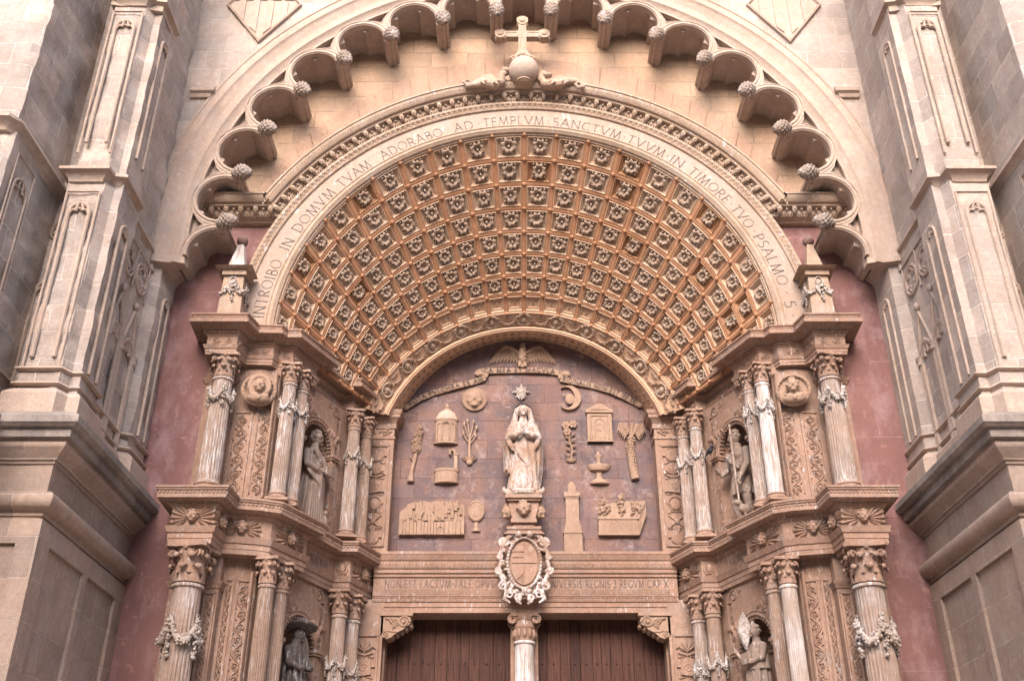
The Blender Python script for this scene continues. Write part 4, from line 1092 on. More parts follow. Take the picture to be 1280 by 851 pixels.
def jamb(sx):
    side = 'left' if sx < 0 else 'right'
    t = thing('portal_jamb', 'splayed %s side of the portal, with niches and scroll carved panels' % side, 'jamb', (3.9 * sx, -2.0, 0))
    P = lambda mb, name, mat, sm=None: mb.build(name, M[mat], t, smooth=sm)
    for pth, z0, z1, nm in ((body_lo, 0, 6.16, 'lower_wall'), (body_up, 6.88, 9.42, 'upper_wall')):
        b = MB(); b.prism([D(p) for p in pth + back], z0, z1); mirror(b, sx); P(b, nm, 'portal')
    for zi, zt in ((5.13, 6.14), (8.44, 9.40)):
        nf = MB(); niche_arch(nf, sx, zi, zt)
        T = JT(sx, NS, WO, 0)
        for q in (-1, 1):                          # little piers and imposts of the niche
            nf.box(q * (NRD + .06) - .07, q * (NRD + .06) + .07, -.035, .05, zi - 1.6, zi - .10, T)
            nf.box(q * (NRD + .06) - .095, q * (NRD + .06) + .095, -.07, .10, zi - .10, zi - .06, T); nf.box(q * (NRD + .06) - .11, q * (NRD + .06) + .11, -.09, .12, zi - .06, zi, T)
            rinceau(nf, q * (NRD + .06) - .05, q * (NRD + .06) + .05, zi - 1.55, zi - .15, -.036, T, .005, 1, 3)
        # impost carried round the inside
        nf.tube([(-NRD * .97 * math.cos(PI * k / 16), NRD * .97 * math.sin(PI * k / 16), zi - .04) for k in range(17)], .04, 6, T)
        P(nf, 'niche_frame', 'portal', 40)
        sh = MB(); shell(sh, sx, zi); P(sh, 'niche_shell', 'portal', 30)
        sp = MB()
        for q in (-1, 1):
            for k in range(9):
                rr = random.Random(k + 31 * q); a = rr.uniform(.25, 1.25); d_ = NRD + .08 + rr.uniform(.0, .12)
                x, z = q * d_ * math.cos(a), zi + d_ * math.sin(a)
                if z > zt - .05: z = zt - .05
                leaf(sp, x, z, .16, .08, rr.uniform(0, 6.28), -.03, .03, T)
            relief_tube(sp, spiral(q * (NRD - .02), zt - .16, .12, 1.4, 0, q, 18), .012, -.03, T)
            relief_tube(sp, spiral(q * (NRD - .2), zt - .08, .07, 1.4, 1, -q, 16), .010, -.03, T)
        P(sp, 'spandrel_carving', 'portal', 40)
    # scroll panels
    def panel(x0, x1, d0, d1, z0, z1, seed, fn=rinceau, r=.012):
        m = MB(); L = math.hypot(x1 - x0, d1 - d0); ang = math.atan2(d1 - d0, x1 - x0); cx, dd = (x0 + x1) / 2, (d0 + d1) / 2
        T = panel_T(sx, cx, dd, 0, ang); w = L / 2
        for q in (-1, 1): m.box(q * (w - .02) - .018, q * (w - .02) + .018, -.022, .01, z0, z1, T)
        m.box(-w, w, -.022, .01, z0 - .02, z0 + .012, T); m.box(-w, w, -.022, .01, z1 - .012, z1 + .02, T)
        if fn is rinceau: rinceau(m, -w + .04, w - .04, z0 + .04, z1 - .04, -.002, T, r, 1, seed)
        else: trophies(m, -w + .05, w - .05, z0 + .04, z1 - .04, -.002, T, seed, r)
        P(m, 'carved_panel', 'portal', 45)
    panel(-4.72, -4.40, 15.065, 15.052, 7.12, 8.55, 1)
    panel(-4.36, -4.08, 15.055, 15.125, 7.12, 8.62, 2, r=.010)
    panel(-5.0, -4.78, 14.985, 14.985, 7.1, 9.0, 3, r=.009)
    panel(-4.70, -4.52, 14.795, 14.795, 3.0, 5.55, 4, r=.009)
    panel(-4.48, -4.33, 14.98, 14.998, 2.6, 5.8, 5, r=.010)
    panel(-4.31, -4.07, 15.0, 15.10, 2.6, 5.8, 6, r=.012)
    panel(-2.94, -2.50, 17.615, 17.615, 7.15, 9.05, 7, trophies, .012)
    panel(-2.92, -2.46, 17.475, 17.475, 3.0, 5.55, 8, trophies, .014)
    for s0, s1, sd in ((.47, .62, 21), (1.66, 1.85, 22), (2.44, 2.60, 23), (-.12, .0, 24)):
        p, q = AX(s0, WO + .003), AX(s1, WO + .003)
        panel(p[0], q[0], p[1], q[1], 7.1, 9.2, sd, r=.006); panel(p[0], q[0], p[1], q[1], 3.0, 5.9, sd, r=.006)
    # moulded caps of the flat pilasters behind the columns
    cp = MB()
    for pts, z in (([(-5.22, 15.1), (-5.22, 14.99), (-4.76, 14.99), (-4.76, 15.07)], 9.02), ([(-5.22, 15.1), (-5.22, 14.80), (-4.50, 14.80), (-4.50, 14.98)], 5.62)):
        cp.sweep_plan([D(p) for p in pts], [(0, z), (.02, z + .01), (.03, z + .05), (.05, z + .07), (.06, z + .10), (0, z + .11)])
    mirror(cp, sx); P(cp, 'pilaster_cap', 'portal', 40)
    cp = MB()                                      # cap of the pilaster beside the tympanum
    for z0, pr in ((9.18, [(0, 0), (.02, .01), (.02, .05), (0, .06)]), (9.48, [(0, 0), (.03, .02), (.05, .08), (.10, .12), (.10, .17), (.13, .20), (.14, .26), (0, .27)])):
        cp.sweep_plan([D(p) for p in [(-2.99, 17.62), (-2.43, 17.62), (-2.43, 18.0)]], [(o, z0 + z) for o, z in pr])
    cp.prism([D(p) for p in [(-2.99, 17.6), (-2.40, 17.6), (-2.40, 18.1), (-2.99, 18.1)]], 9.40, 9.75)
    mirror(cp, sx)
    T = panel_T(sx, -2.71, 17.615, 9.245); frieze_scroll(cp, .5, .2, -.002, T, .010, 9)
    P(cp, 'pilaster_capital', 'portal', 40)
for sx in (-1, 1): jamb(sx)

# ------------------------------------------------------------------ entablatures that break forward over the columns
O_up = [(-5.47, 15.08), (-5.42, 14.34), (-4.50, 14.34), (-4.41, 14.71), (-4.02, 14.73), (-3.96, 14.87), (-3.73, 14.87), (-3.28, 15.90), (-3.45, 15.99), (-3.17, 16.69), (-2.96, 16.69), (-2.47, 17.90), (-2.47, 18.1)]
O_lo = [(-5.44, 15.08), (-5.39, 14.01), (-4.33, 14.01), (-4.29, 14.52), (-3.95, 14.60), (-3.68, 14.73), (-3.17, 15.82), (-3.34, 15.91), (-3.05, 16.62), (-2.78, 16.62), (-2.40, 17.60), (-2.40, 17.9)]
E_up = [(-.45, 9.37), (-.25, 9.37), (-.25, 9.41), (-.24, 9.415), (-.24, 9.46), (-.225, 9.47), (-.21, 9.51), (-.20, 9.53), (-.25, 9.535), (-.25, 9.69), (-.235, 9.70), (-.22, 9.73), (-.20, 9.735), (-.20, 9.775), (-.17, 9.79), (-.14, 9.82), (-.13, 9.825), (.015, 9.83), (.02, 9.89), (-.045, 9.895), (-.045, 9.91), (-.03, 9.925), (-.02, 9.96), (0, 9.975), (0, 10.0), (-.30, 10.005)]
E_lo = [(-.5, 6.12), (-.23, 6.12), (-.23, 6.19), (-.22, 6.195), (-.22, 6.27), (-.20, 6.28), (-.185, 6.33), (-.17, 6.37), (-.23, 6.375), (-.23, 6.64), (-.21, 6.65), (-.19, 6.68), (-.16, 6.69), (-.16, 6.715), (-.11, 6.73), (-.06, 6.74), (-.03, 6.745), (-.03, 6.80), (-.045, 6.805), (-.04, 6.85), (-.02, 6.86), (-.015, 6.88), (0, 6.89), (0, 6.92), (-.30, 6.925)]
def offset_path(path, o):
    m = MB(); ms = m.sweep_plan(path, [(0, 0), (0, 1)]); return [(path[i][0] + ms[i].x * o, path[i][1] + ms[i].y * o) for i in range(len(path))]
def entab(sx, O, prof, z0, z1, nm, lab, fr_off, fz, fh, dz, inscr, bead_z):
    t = thing('entablature', lab, 'entablature', (3.9 * sx, -2.0, z0))
    pth = [D(p) for p in O]; m = MB(); m.sweep_plan(pth, prof)
    inner = offset_path(pth, -.3); bk = [D(p) for p in [(-2.44, 18.5), (-5.3, 18.5)]]
    m.add([(x, y, z1 + .004) for x, y in inner + bk], [tuple(range(len(inner) + 2))])
    inner = offset_path(pth, prof[0][0] * .9); m.add([(x, y, z0 + .001) for x, y in inner + bk], [tuple(range(len(inner) + 2))])
    mirror(m, sx); m.build('cornice', M['portal'], t, smooth=35)
    dn = MB(); bd = MB()
    fp = offset_path(pth, fr_off)
    dp = offset_path(pth, fr_off + .055); bp_ = offset_path(pth, -.07)
    for i in range(len(pth) - 1):
        a, b_ = Vector(dp[i]), Vector(dp[i + 1]); L = (b_ - a).length; d = (b_ - a) / L; ang = math.atan2(d.y, d.x)
        n = int(L / .045)
        for k in range(n):
            p = a + d * (L * (k + .5) / n); dn.box(-.013, .013, -.022, .02, -.018, .018, TR(p.x, p.y, dz, 0, 0, ang))
        a, b_ = Vector(bp_[i]), Vector(bp_[i + 1]); L2 = (b_ - a).length
        if L2 > .1:
            n = max(1, int(L2 / .16))
            for k in range(n):
                p = a + (b_ - a) * ((k + .5) / n)
                bd.sphere((p.x, p.y, bead_z), (.022, .022, .02), 7, 5)
        a, b_ = Vector(fp[i]), Vector(fp[i + 1]); L = (b_ - a).length
        if L > .22 and 0 < i < len(pth) - 2:
            mid = (a + b_) / 2; d = (b_ - a) / L; ang = math.atan2(d.y, d.x); T = TR(mid.x, mid.y, fz, 0, 0, ang)
            if inscr and i == inscr[0]: continue
            fz_ = MB()
            if fh < .2: frieze_scroll(fz_, L - .06, fh, -.002, T, .009, 3 + i)
            else:                                  # winged heads, urns and scrolled leaves
                if L > .45:
                    face(fz_, (0, -.03, fh * .52), fh * .78, T)
                    for q in (-1, 1):
                        for k in range(6): leaf(fz_, q * .08, fh * (.30 + .05 * k), min(L * .46, .30) * (1 - .06 * abs(k - 2)), .06, (0 if q > 0 else PI) + q * (-.55 + .30 * k), -.01, .04, T)
                else:
                    frieze_scroll(fz_, L - .04, fh, -.002, T, .013, 5 + i)
                    fz_.sphere((0, 0, fh * .5), (.06, .05, .09), 9, 7, T)
            mirror(fz_, sx); fz_.build('frieze_carving', M['portal'], t, smooth=40)
    # egg row on the upper moulding
    for Ob, zz in ((pth, z1 - .095),):
        ep = offset_path(Ob, -.035)
        for i in range(len(pth) - 1):
            a, b_ = Vector(ep[i]), Vector(ep[i + 1]); n = int((b_ - a).length / .055)
            for k in range(n):
                p = a + (b_ - a) * ((k + .5) / n); dn.sphere((p.x, p.y, zz), (.02, .02, .026), 6, 4)
    for mm, nm_ in ((dn, 'dentil_moulding'), (bd, 'pearl_moulding')):
        mirror(mm, sx); mm.build(nm_, M['portal'], t, smooth=40)
    if inscr:
        i, s, hh = inscr; a, b_ = Vector(fp[i]), Vector(fp[i + 1])
        if sx > 0: a, b_ = Vector((-b_.x, b_.y)), Vector((-a.x, a.y))
        d = (b_ - a).normalized(); mid = (a + b_) / 2; ang = math.atan2(d.y, d.x)
        tx = MB(); w = text_width(s, hh, .1); text_line(tx, s, hh, -w / 2, (fh - hh) / 2, .001, TR(mid.x, mid.y, fz, 0, 0, ang), .1, .075)
        tx.build('inscription', M['ink_warm'], t)
for sx in (-1, 1):
    s_ = 'left' if sx < 0 else 'right'
    entab(sx, O_up, E_up, 9.37, 10.0, 'upper', 'upper stepped cornice over the %s jamb, under the vault springing' % s_, -.25, 9.54, .15, 9.755, (8, 'S IOANS BAPT' if sx > 0 else 'S IOANS EVANG', .10), 9.825)
    entab(sx, O_lo, E_lo, 6.12, 6.92, 'lower', 'lower stepped cornice with winged heads on the %s jamb' % s_, -.23, 6.385, .25, 6.705, (7, 'S AMBROS' if sx > 0 else 'S HIERONIM', .11), 6.74)
# ------------------------------------------------------------------ fluted columns
def flute(n, dep):
    return lambda a, z: 1 - dep * max(0.0, math.sin(a * n / 2) ** 2 - .25)
def shaft_mesh(r, z0, z1, mat, plain_to=None):
    m = MB(); nz = 14; prof = [(r * 1.08, z0), (r * 1.08, z0 + .02), (r * 1.0, z0 + .04)]
    for k in range(nz + 1):
        t = k / nz; prof.append((r * (1 + .02 * math.sin(PI * t) - .15 * t), z0 + .05 + (z1 - z0 - .12) * t))
    prof += [(r * .86, z1 - .06), (r * .98, z1 - .05), (r * 1.0, z1 - .03), (r * .96, z1 - .01), (r * .86, z1)]
    fl = flute(22, .13)
    m.lathe(prof, 132, fl=lambda a, z: fl(a, z) if z0 + .06 < z < z1 - .07 else 1)
    return m.mesh('shaft', M[mat], 50)
def base_mesh(r, z0, z1):
    m = MB(); h = z1 - z0; w = r * 1.42
    m.box(-w, w, -w, w, z0, z0 + h * .3)
    m.lathe([(r * 1.3, z0 + h * .3), (r * 1.4, z0 + h * .38), (r * 1.4, z0 + h * .5), (r * 1.28, z0 + h * .58), (r * 1.16, z0 + h * .66), (r * 1.16, z0 + h * .74), (r * 1.24, z0 + h * .8), (r * 1.24, z0 + h * .9), (r * 1.1, z1)], 28)
    return m.mesh('base', M['portal'], 40)
def capital_mesh(r, h, seed=0, mat='portal'):
    rnd = random.Random(seed); m = MB()
    m.lathe([(r * .88, 0), (r * .92, h * .3), (r * 1.0, h * .6), (r * 1.18, h * .84), (r * 1.2, h * .88)], 24)
    for row, (n, z0, L, W, off) in enumerate(((8, .02, .42, .44, 0), (8, .24, .48, .44, .5))):
        for k in range(n):
            a = 2 * PI * (k + off) / n; rows = []
            for i in range(6):
                u = i / 5; out = r * (1.0 + .06 * u + (.46 * max(0, u - .55) ** 1.3 * 2.2)); z = h * (z0 + L * (math.sin(min(1.0, u * 1.05) * PI / 2)) - .16 * max(0, u - .8))
                w = r * W * (1 - .3 * u) * (.8 + .2 * math.cos(u * 9))
                rows.append([(out - .02 * r, -w, z), (out + .06 * r, -w * .45, z + .01 * h), (out + .02 * r, 0, z), (out + .06 * r, w * .45, z + .01 * h), (out - .02 * r, w, z)])
            T = Matrix.Rotation(a, 4, 'Z'); m.grid(rows, T=T)
            m.sphere((rows[-1][2][0] + .02 * r, 0, rows[-1][2][2] - .02 * h), (.10 * r, .26 * r, .07 * h), 7, 5, T)
    for k in range(4):                              # corner volutes
        T = Matrix.Rotation(PI / 4 + PI / 2 * k, 4, 'Z')
        for q in (-1, 1):
            pts = [(r * (1.06 + .42 * u), q * r * (.42 * (1 - u)), h * (.58 + .24 * math.sin(u * PI / 2))) for u in [i / 6 for i in range(7)]]
            sp = [(r * 1.46 + r * .20 * (1 - .75 * i / 14) * math.sin(i * .62), q * r * .10, h * .70 + r * .20 * (1 - .75 * i / 14) * math.cos(i * .62)) for i in range(15)]
            m.tube(pts + sp, [r * .075] * 7 + [r * (.085 - .003 * i) for i in range(15)], 6, T)
        m.sphere((r * 1.46, 0, h * .70), (r * .09, r * .17, r * .09), 8, 6, T)
        T = Matrix.Rotation(PI / 2 * k, 4, 'Z'); m.sphere((r * 1.22, 0, h * .92), (r * .14, r * .22, h * .11), 8, 6, T)
        for q in (-1, 1): m.sphere((r * 1.1, q * r * .34, h * .70), (r * .10, r * .13, h * .10), 7, 5, T)
    ab = []
    for k in range(4):
        for u in (-1, -.5, 0, .5, 1):
            c0 = PI / 2 * k; rr = r * (1.30 + .18 * u * u); t = r * 1.20 * u
            ab.append((rr * math.cos(c0) - t * math.sin(c0), rr * math.sin(c0) + t * math.cos(c0)))
    m.prism(ab, h * .89, h)
    return m.mesh('capital', M[mat], 50)
def garland_mesh(r, h, seed, swags=4):
    rnd = random.Random(seed); m = MB()
    for k in range(swags):
        a0 = 2 * PI * k / swags; a1 = 2 * PI * (k + 1) / swags
        pts = []; n = 10
        for i in range(n + 1):
            u = i / n; a = a0 + (a1 - a0) * u; pts.append((r * 1.06 * math.cos(a), r * 1.06 * math.sin(a), h - h * .62 * (4 * u * (1 - u)) ** .8))
        m.tube(pts, [r * (.08 + .17 * math.sin(PI * i / n)) for i in range(n + 1)], 6)
        for q in range(70):
            u = rnd.random(); i = min(n - 1, int(u * n)); f_ = u * n - i; p = Vector(pts[i]).lerp(Vector(pts[i + 1]), f_); w = r * (.10 + .22 * math.sin(PI * u))
            s_ = r * rnd.uniform(.06, .12)
            m.sphere((p.x * 1.05 + rnd.uniform(-w, w) * .6, p.y * 1.05 + rnd.uniform(-w, w) * .6, p.z + rnd.uniform(-w, w)), s_, 6, 4)
        # hanging bunch and ring at each knot
        x, y = r * 1.1 * math.cos(a0), r * 1.1 * math.sin(a0)
        for q in range(36):
            u = rnd.random(); w = r * .20 * (1 - .5 * u)
            m.sphere((x + rnd.uniform(-w, w), y + rnd.uniform(-w, w), h * (.92 - .95 * u)), r * rnd.uniform(.07, .13), 6, 4)
        T = TR(x * .98, y * .98, h * 1.06, 0, 0, a0)
        m.tube([(0, r * .12 * math.cos(q * PI / 6), r * .12 * math.sin(q * PI / 6)) for q in range(13)], r * .035, 5, T)
    return m.mesh('garland', M['garland'], True)
UPC = dict(big=(.172, 7.0, 7.18, 8.97, 9.37), small=(.122, 7.0, 7.14, 9.03, 9.37))
LOC = dict(big=(.232, .5, .9, 5.56, 6.12), small=(.135, .5, .8, 5.72, 6.12))
meshes = {}
for nm, tb in (('u', UPC), ('l', LOC)):
    for sz, (r, z0, z1, z2, z3) in tb.items():
        for mt in ('shaft', 'shaft_plain', 'white'):
            M['white'] = M['white_worn']
            meshes[nm, sz, mt] = shaft_mesh(r, z1 - z0, z2 - z0, mt)
        meshes[nm, sz, 'base'] = base_mesh(r, 0, z1 - z0)
        meshes[nm, sz, 'cap'] = [capital_mesh(r * (.9 if sz == 'big' else .92), z3 - z2, k) for k in range(2)]
        meshes[nm, sz, 'gar'] = [garland_mesh(r, .34 if sz == 'small' else (.38 if nm == 'u' else .52), k, 4) for k in range(3)]
def column(x, d, tier, size, label, group, mt, gz, seed):
    r, z0, z1, z2, z3 = (UPC if tier == 'u' else LOC)[size]
    t = thing('fluted_column', label, 'column', (x, d - 18, z0), random.Random(seed).uniform(0, .4) - .2, group)
    k = 'u' if tier == 'u' else 'l'
    put('base', meshes[k, size, 'base'], t); put('shaft', meshes[k, size, mt], t)
    put('capital', meshes[k, size, 'cap'][seed % 2], t, loc=(0, 0, z2 - z0))
    if gz: put('garland', meshes[k, size, 'gar'][seed % 3], t, loc=(0, 0, gz - z0), rot=(0, 0, .35 + seed))
POS = [(AX(0), 'outer'), (AX(.33), 'inner'), (AX(1.97), 'outer'), (AX(2.37), 'inner')]
for sx in (-1, 1):
    s_ = 'left' if sx < 0 else 'right'
    column(-4.86 * -sx if False else 4.86 * sx, 14.70, 'u', 'big', 'upper column with white garland standing alone by the %s red wall' % s_, 'upper fluted columns', 'shaft', 8.42, 1 + sx)
    column(4.83 * sx, 14.42, 'l', 'big', 'stout lower column with fruit swags and winged head above, by the %s red wall' % s_, 'lower fluted columns', 'shaft', 4.55, 2 + sx)
    for k, (p, wh) in enumerate(POS):
        pair = 'outer side of the %s statue niche' % s_ if k < 2 else 'doorway side of the %s statue niche' % s_
        which = ('the one farther from the doorway', 'the one nearer the doorway')[k % 2]
        mt = {(-1, 0): 'shaft', (-1, 1): 'shaft', (-1, 2): 'shaft', (-1, 3): 'shaft_plain', (1, 0): 'white', (1, 1): 'shaft', (1, 2): 'shaft', (1, 3): 'shaft'}[sx, k]
        column(p[0] if sx < 0 else -p[0], p[1], 'u', 'small', 'slim upper column on the %s, %s' % (pair, which), 'upper fluted columns', mt, (8.42, 8.45, 8.32, 8.30)[k], k + 3 * (sx + 1))
        mt = {(-1, 0): 'shaft_plain', (-1, 1): 'shaft_plain', (-1, 2): 'shaft', (-1, 3): 'shaft', (1, 0): 'white', (1, 1): 'shaft_plain', (1, 2): 'shaft_plain', (1, 3): 'shaft'}[sx, k]
        column(p[0] if sx < 0 else -p[0], p[1] - .0, 'l', 'small', 'slim lower column on the %s, %s' % (pair, which), 'lower fluted columns', mt, (0, 0, 4.75, 4.70)[k], k + 3 * (sx + 1) + 1)

# ------------------------------------------------------------------ tympanum, lintel, doors
ty = MB(); poly = [(-2.9, 6.95)] + [(-2.9, 9.4)] + arc(0, 8.95, 2.62, -R(88), R(88), 40) + [(2.9, 9.4), (2.9, 6.95)]
ty.prism_y(poly, 0, .3)
tag(ty.build('tympanum_wall', M['tymp']), 'dark purplish red block wall behind the carved emblems', 'wall')
li = thing('door_lintel', 'long lintel over the doors with two lines of carved latin', 'lintel', (0, -.4, 5.95))
m = MB(); LP = [(-2.62, -.2), (2.62, -.2)]
m.sweep_plan(LP, [(-.4, 5.94), (.30, 5.94), (.30, 6.03), (.315, 6.035), (.315, 6.11), (.335, 6.12), (.345, 6.155), (.33, 6.165), (.31, 6.17), (.31, 6.21), (.325, 6.215), (.325, 6.53), (.35, 6.54), (.35, 6.585), (.37, 6.60), (.38, 6.61), (.38, 6.66), (.40, 6.68), (.41, 6.70), (.41, 6.80), (.43, 6.82), (.46, 6.90), (.47, 6.91), (.47, 6.96), (.20, 7.02), (-.15, 7.02)])
m.build('beam', M['portal'], li)
dn = MB()
for k in range(104):
    x = -2.6 + .05 * k; dn.box(x, x + .026, -.56, -.53, 6.545, 6.58); dn.sphere((x + .012, -.535, 6.19), .016, 6, 4); dn.sphere((x + .012, -.612, 6.75), (.02, .012, .04), 6, 4)
dn.build('bead_row', M['portal'], li, smooth=40)
def fit(s, x0, x1, z, h, sp, w, mat):
    k = (x1 - x0) / text_width(s, h, sp); x = x0
    for wd in s.split('·'):
        tx = MB(); T = Matrix.Translation((x, 0, z)) @ Matrix.Diagonal((k, 1, 1, 1)); text_line(tx, wd + '·', h, 0, 0, -.526, T, sp, w)
        x += k * (text_width(wd + '·', h, sp) + sp * h); tx.build('carved_word', M[mat], li)
fit('NON·EST·FACTVM·TALE·OPVS·IN', -2.42, -.36, 6.365, .125, .2, .10, 'ink'); fit('VNIVERSIS·REGNIS·3·REGVM·CAP·X', .36, 2.46, 6.365, .125, .2, .10, 'ink')
fit('VSTRISSIMVS·ET·REVEREDISSIMVS·DO·JOANES·VICH·ET·MARICH', -2.46, -.36, 6.245, .082, .16, .10, 'ink_warm'); fit('EPVS·MAIORICEN·VIRGINI·IMMACVLATA·CONCEPTIONIS·DICAB', .36, 2.48, 6.245, .082, .16, .10, 'ink_warm')
# jambs round the doors, lintel soffit
for sx in (-1, 1):
    b = MB(); b.box(-2.47, -2.38, -.30, .3, Z0, 5.94); b.box(-2.47, 0.0, .20, .35, Z0, 6.0) if False else None
    mirror(b, sx); tag(b.build('door_jamb', M['portal']), 'plain stone jamb beside the %s wooden door' % ('left' if sx < 0 else 'right'), 'jamb')
    d = thing('wooden_door', 'old dark plank door leaf to the %s of the central column' % ('left' if sx < 0 else 'right'), 'door', (1.33 * sx, 0, Z0))
    rr = random.Random(4 + sx); x = -2.40; k = 0
    edges = []
    while x < -.22:
        w = rr.uniform(.15, .23); edges.append((x, min(x + w, -.2))); x += w
    pb = MB()
    pb.box(-2.4, -.21, .05, .10, Z0 + .01, 5.96)
    for a, b_ in edges: pb.box(a + .004, b_ - .004, .0 + rr.uniform(-.008, .008), .08, Z0 + .01, 5.96)
    mirror(pb, sx); pb.build('planks', M['wood'], d)
    ir = MB()
    for z in (5.2, 4.4, 3.2, 1.4):
        for a, b_ in edges: ir.sphere(((a + b_) / 2, -.012, z), (.016, .012, .016), 8, 5)
    mirror(ir, sx); ir.build('nails', M['iron'], d)
    hd = MB(); hd.tube([(-.42 + .06 * math.cos(q * PI / 8), -.05, 1.75 + .06 * math.sin(q * PI / 8)) for q in range(17)], .01, 6); hd.sphere((-.42, -.02, 1.81), .03, 8, 6); mirror(hd, sx); hd.build('handle', M['iron'], d)
    # carved console under the lintel
    c = MB(); T = Matrix()
    prof = [(-2.46, 5.935), (-1.93, 5.935), (-1.93, 5.86)] + [(-1.99 + .06 * math.cos(a), 5.80 + .07 * math.sin(a)) for a in (1.0, .4, -.2, -.8)] + [(-2.02, 5.70), (-2.12, 5.62), (-2.20, 5.58), (-2.26, 5.52), (-2.34, 5.49), (-2.42, 5.52), (-2.46, 5.56)]
    c.dome(prof, -.22, -.52, .96)
    c.box(-2.47, -1.91, -.55, -.2, 5.88, 5.937)
    relief_tube(c, spiral(-2.06, 5.78, .10, 1.8, 0, 1, 24), .020, -.525); c.sphere((-2.06, -.53, 5.78), (.03, .03, .03), 8, 6)
    relief_tube(c, spiral(-2.38, 5.57, .06, 1.5, 2, -1, 18), .014, -.525)
    relief_tube(c, [(-2.05, 5.67), (-2.15, 5.62), (-2.25, 5.62), (-2.36, 5.64)], .016, -.52)
    for k in range(7): leaf(c, -2.24 + .05 * (k % 3), 5.64 + .03 * k, .15, .07, 2.2 + .28 * (k - 3), -.52, .035)
    for k in range(5): c.sphere((-1.95 - .075 * k, -.37, 5.72 - .045 * k), (.045, .12, .045), 8, 6)
    mirror(c, sx)
    tag(c.build('carved_console', M['relief'], smooth=40), 'scrolled stone console in the top corner of the %s doorway' % ('left' if sx < 0 else 'right'), 'console')
# central column of the doorway
t = thing('fluted_column', 'white streaked fluted column dividing the two wooden doors', 'column', (-.02, -.30, Z0), 0, 'lower fluted columns')
b = MB(); b.box(-.255, .215, -.16, .25, Z0, 5.94); b.build('pier', M['portal'], t)
put('shaft', shaft_mesh(.185, .35, 5.02 - 0, 'white'), t); put('base', base_mesh(.185, 0, .35), t)
cm = MB(); r = .17
cm.lathe([(r, 0), (r * 1.05, .02), (r * 1.05, .18), (r * 1.18, .22), (r * 1.1, .25), (r * 1.1, .32), (r * 1.3, .36), (r * 1.35, .40)], 28)
for k in range(12): leaf_a = 2 * PI * k / 12; cm.sphere((r * 1.08 * math.cos(leaf_a), r * 1.08 * math.sin(leaf_a), .11), (.035, .035, .08), 7, 5)
for q in (-1, 1):
    cm.tube([(x, -.16, z) for x, z in spiral(q * .20, .34, .075, 1.8, PI / 2, -q, 20)], [.028 - .0006 * k for k in range(21)], 6)
    cm.tube([(x, .16, z) for x, z in spiral(q * .20, .34, .075, 1.8, PI / 2, -q, 20)], [.028 - .0006 * k for k in range(21)], 6)
cm.box(-.23, .23, -.21, .2, .39, .44)
o = cm.build('capital', M['portal'], t, smooth=40, local=True); o.location = (0, 0, 5.02)

# ------------------------------------------------------------------ obelisks with a ball, on the upper cornice
for sx in (-1, 1):
    s_ = 'left' if sx < 0 else 'right'
    t = thing('obelisk', 'small stone obelisk hung with fruit, topped by a dark ball, on the %s cornice' % s_, 'obelisk', (4.86 * sx, -3.40, 10.0), 0, 'obelisks on the cornice')
    b = MB()
    b.prism_y([(-.19, 0), (.19, 0), (.165, .78), (-.165, .78)], -.17, .17)
    b.build('pedestal', M['arch'], t, local=True)
    b = MB(); b.sweep_plan([(.19, .17), (-.19, .17), (-.19, -.17), (.19, -.17), (.19, .17)][::-1], [(-.05, .76), (.0, .77), (.03, .80), (.04, .84), (.04, .88), (-.04, .90), (-.12, .905)])
    b.prism([(-.2, -.18), (.2, -.18), (.2, .18), (-.2, .18)], .77, .897)
    b.build('cap', M['arch'], t, local=True)
    b = MB(); b.grid([[(q * w, p * w, z) for q, p in ((-1, -1), (1, -1), (1, 1), (-1, 1))] for w, z in ((.15, .895), (.145, .93), (.05, 1.46), (.04, 1.48))], False, True); b.add([(q * .04, p * .04, 1.48) for q, p in ((-1, -1), (1, -1), (1, 1), (-1, 1))], [(0, 1, 2, 3)])
    b.build('spire', M['white_worn'] if sx < 0 else M['arch'], t, local=True)
    b = MB(); b.sphere((0, 0, 1.565), .10, 18, 12); b.build('ball', M['ball'], t, smooth=True, local=True)
    g = MB(); rg = random.Random(8)
    for side_ in ((0, -1), (sx * -1, 0)):
        T = Matrix.Rotation(math.atan2(side_[0], -side_[1]), 4, 'Z')
        for q in (-1, 1):
            for k in range(24):
                u = rg.random(); g.sphere((q * (.02 + .17 * u) + rg.uniform(-.03, .03), -.20, .62 - .20 * math.sin(u * 1.7) + rg.uniform(-.03, .03)), rg.uniform(.016, .03), 6, 4, T)
        for k in range(22):
            u = rg.random(); w = .05 * (1 - .5 * abs(u - .4)); g.sphere((rg.uniform(-w, w), -.20, .58 - .30 * u), rg.uniform(.014, .026), 6, 4, T)
        g.tube([(.05 * math.cos(q * PI / 6), -.19, .68 + .05 * math.sin(q * PI / 6)) for q in range(13)], .010, 5, T)
    g.build('fruit_garland', M['garland'], t, smooth=True, local=True)
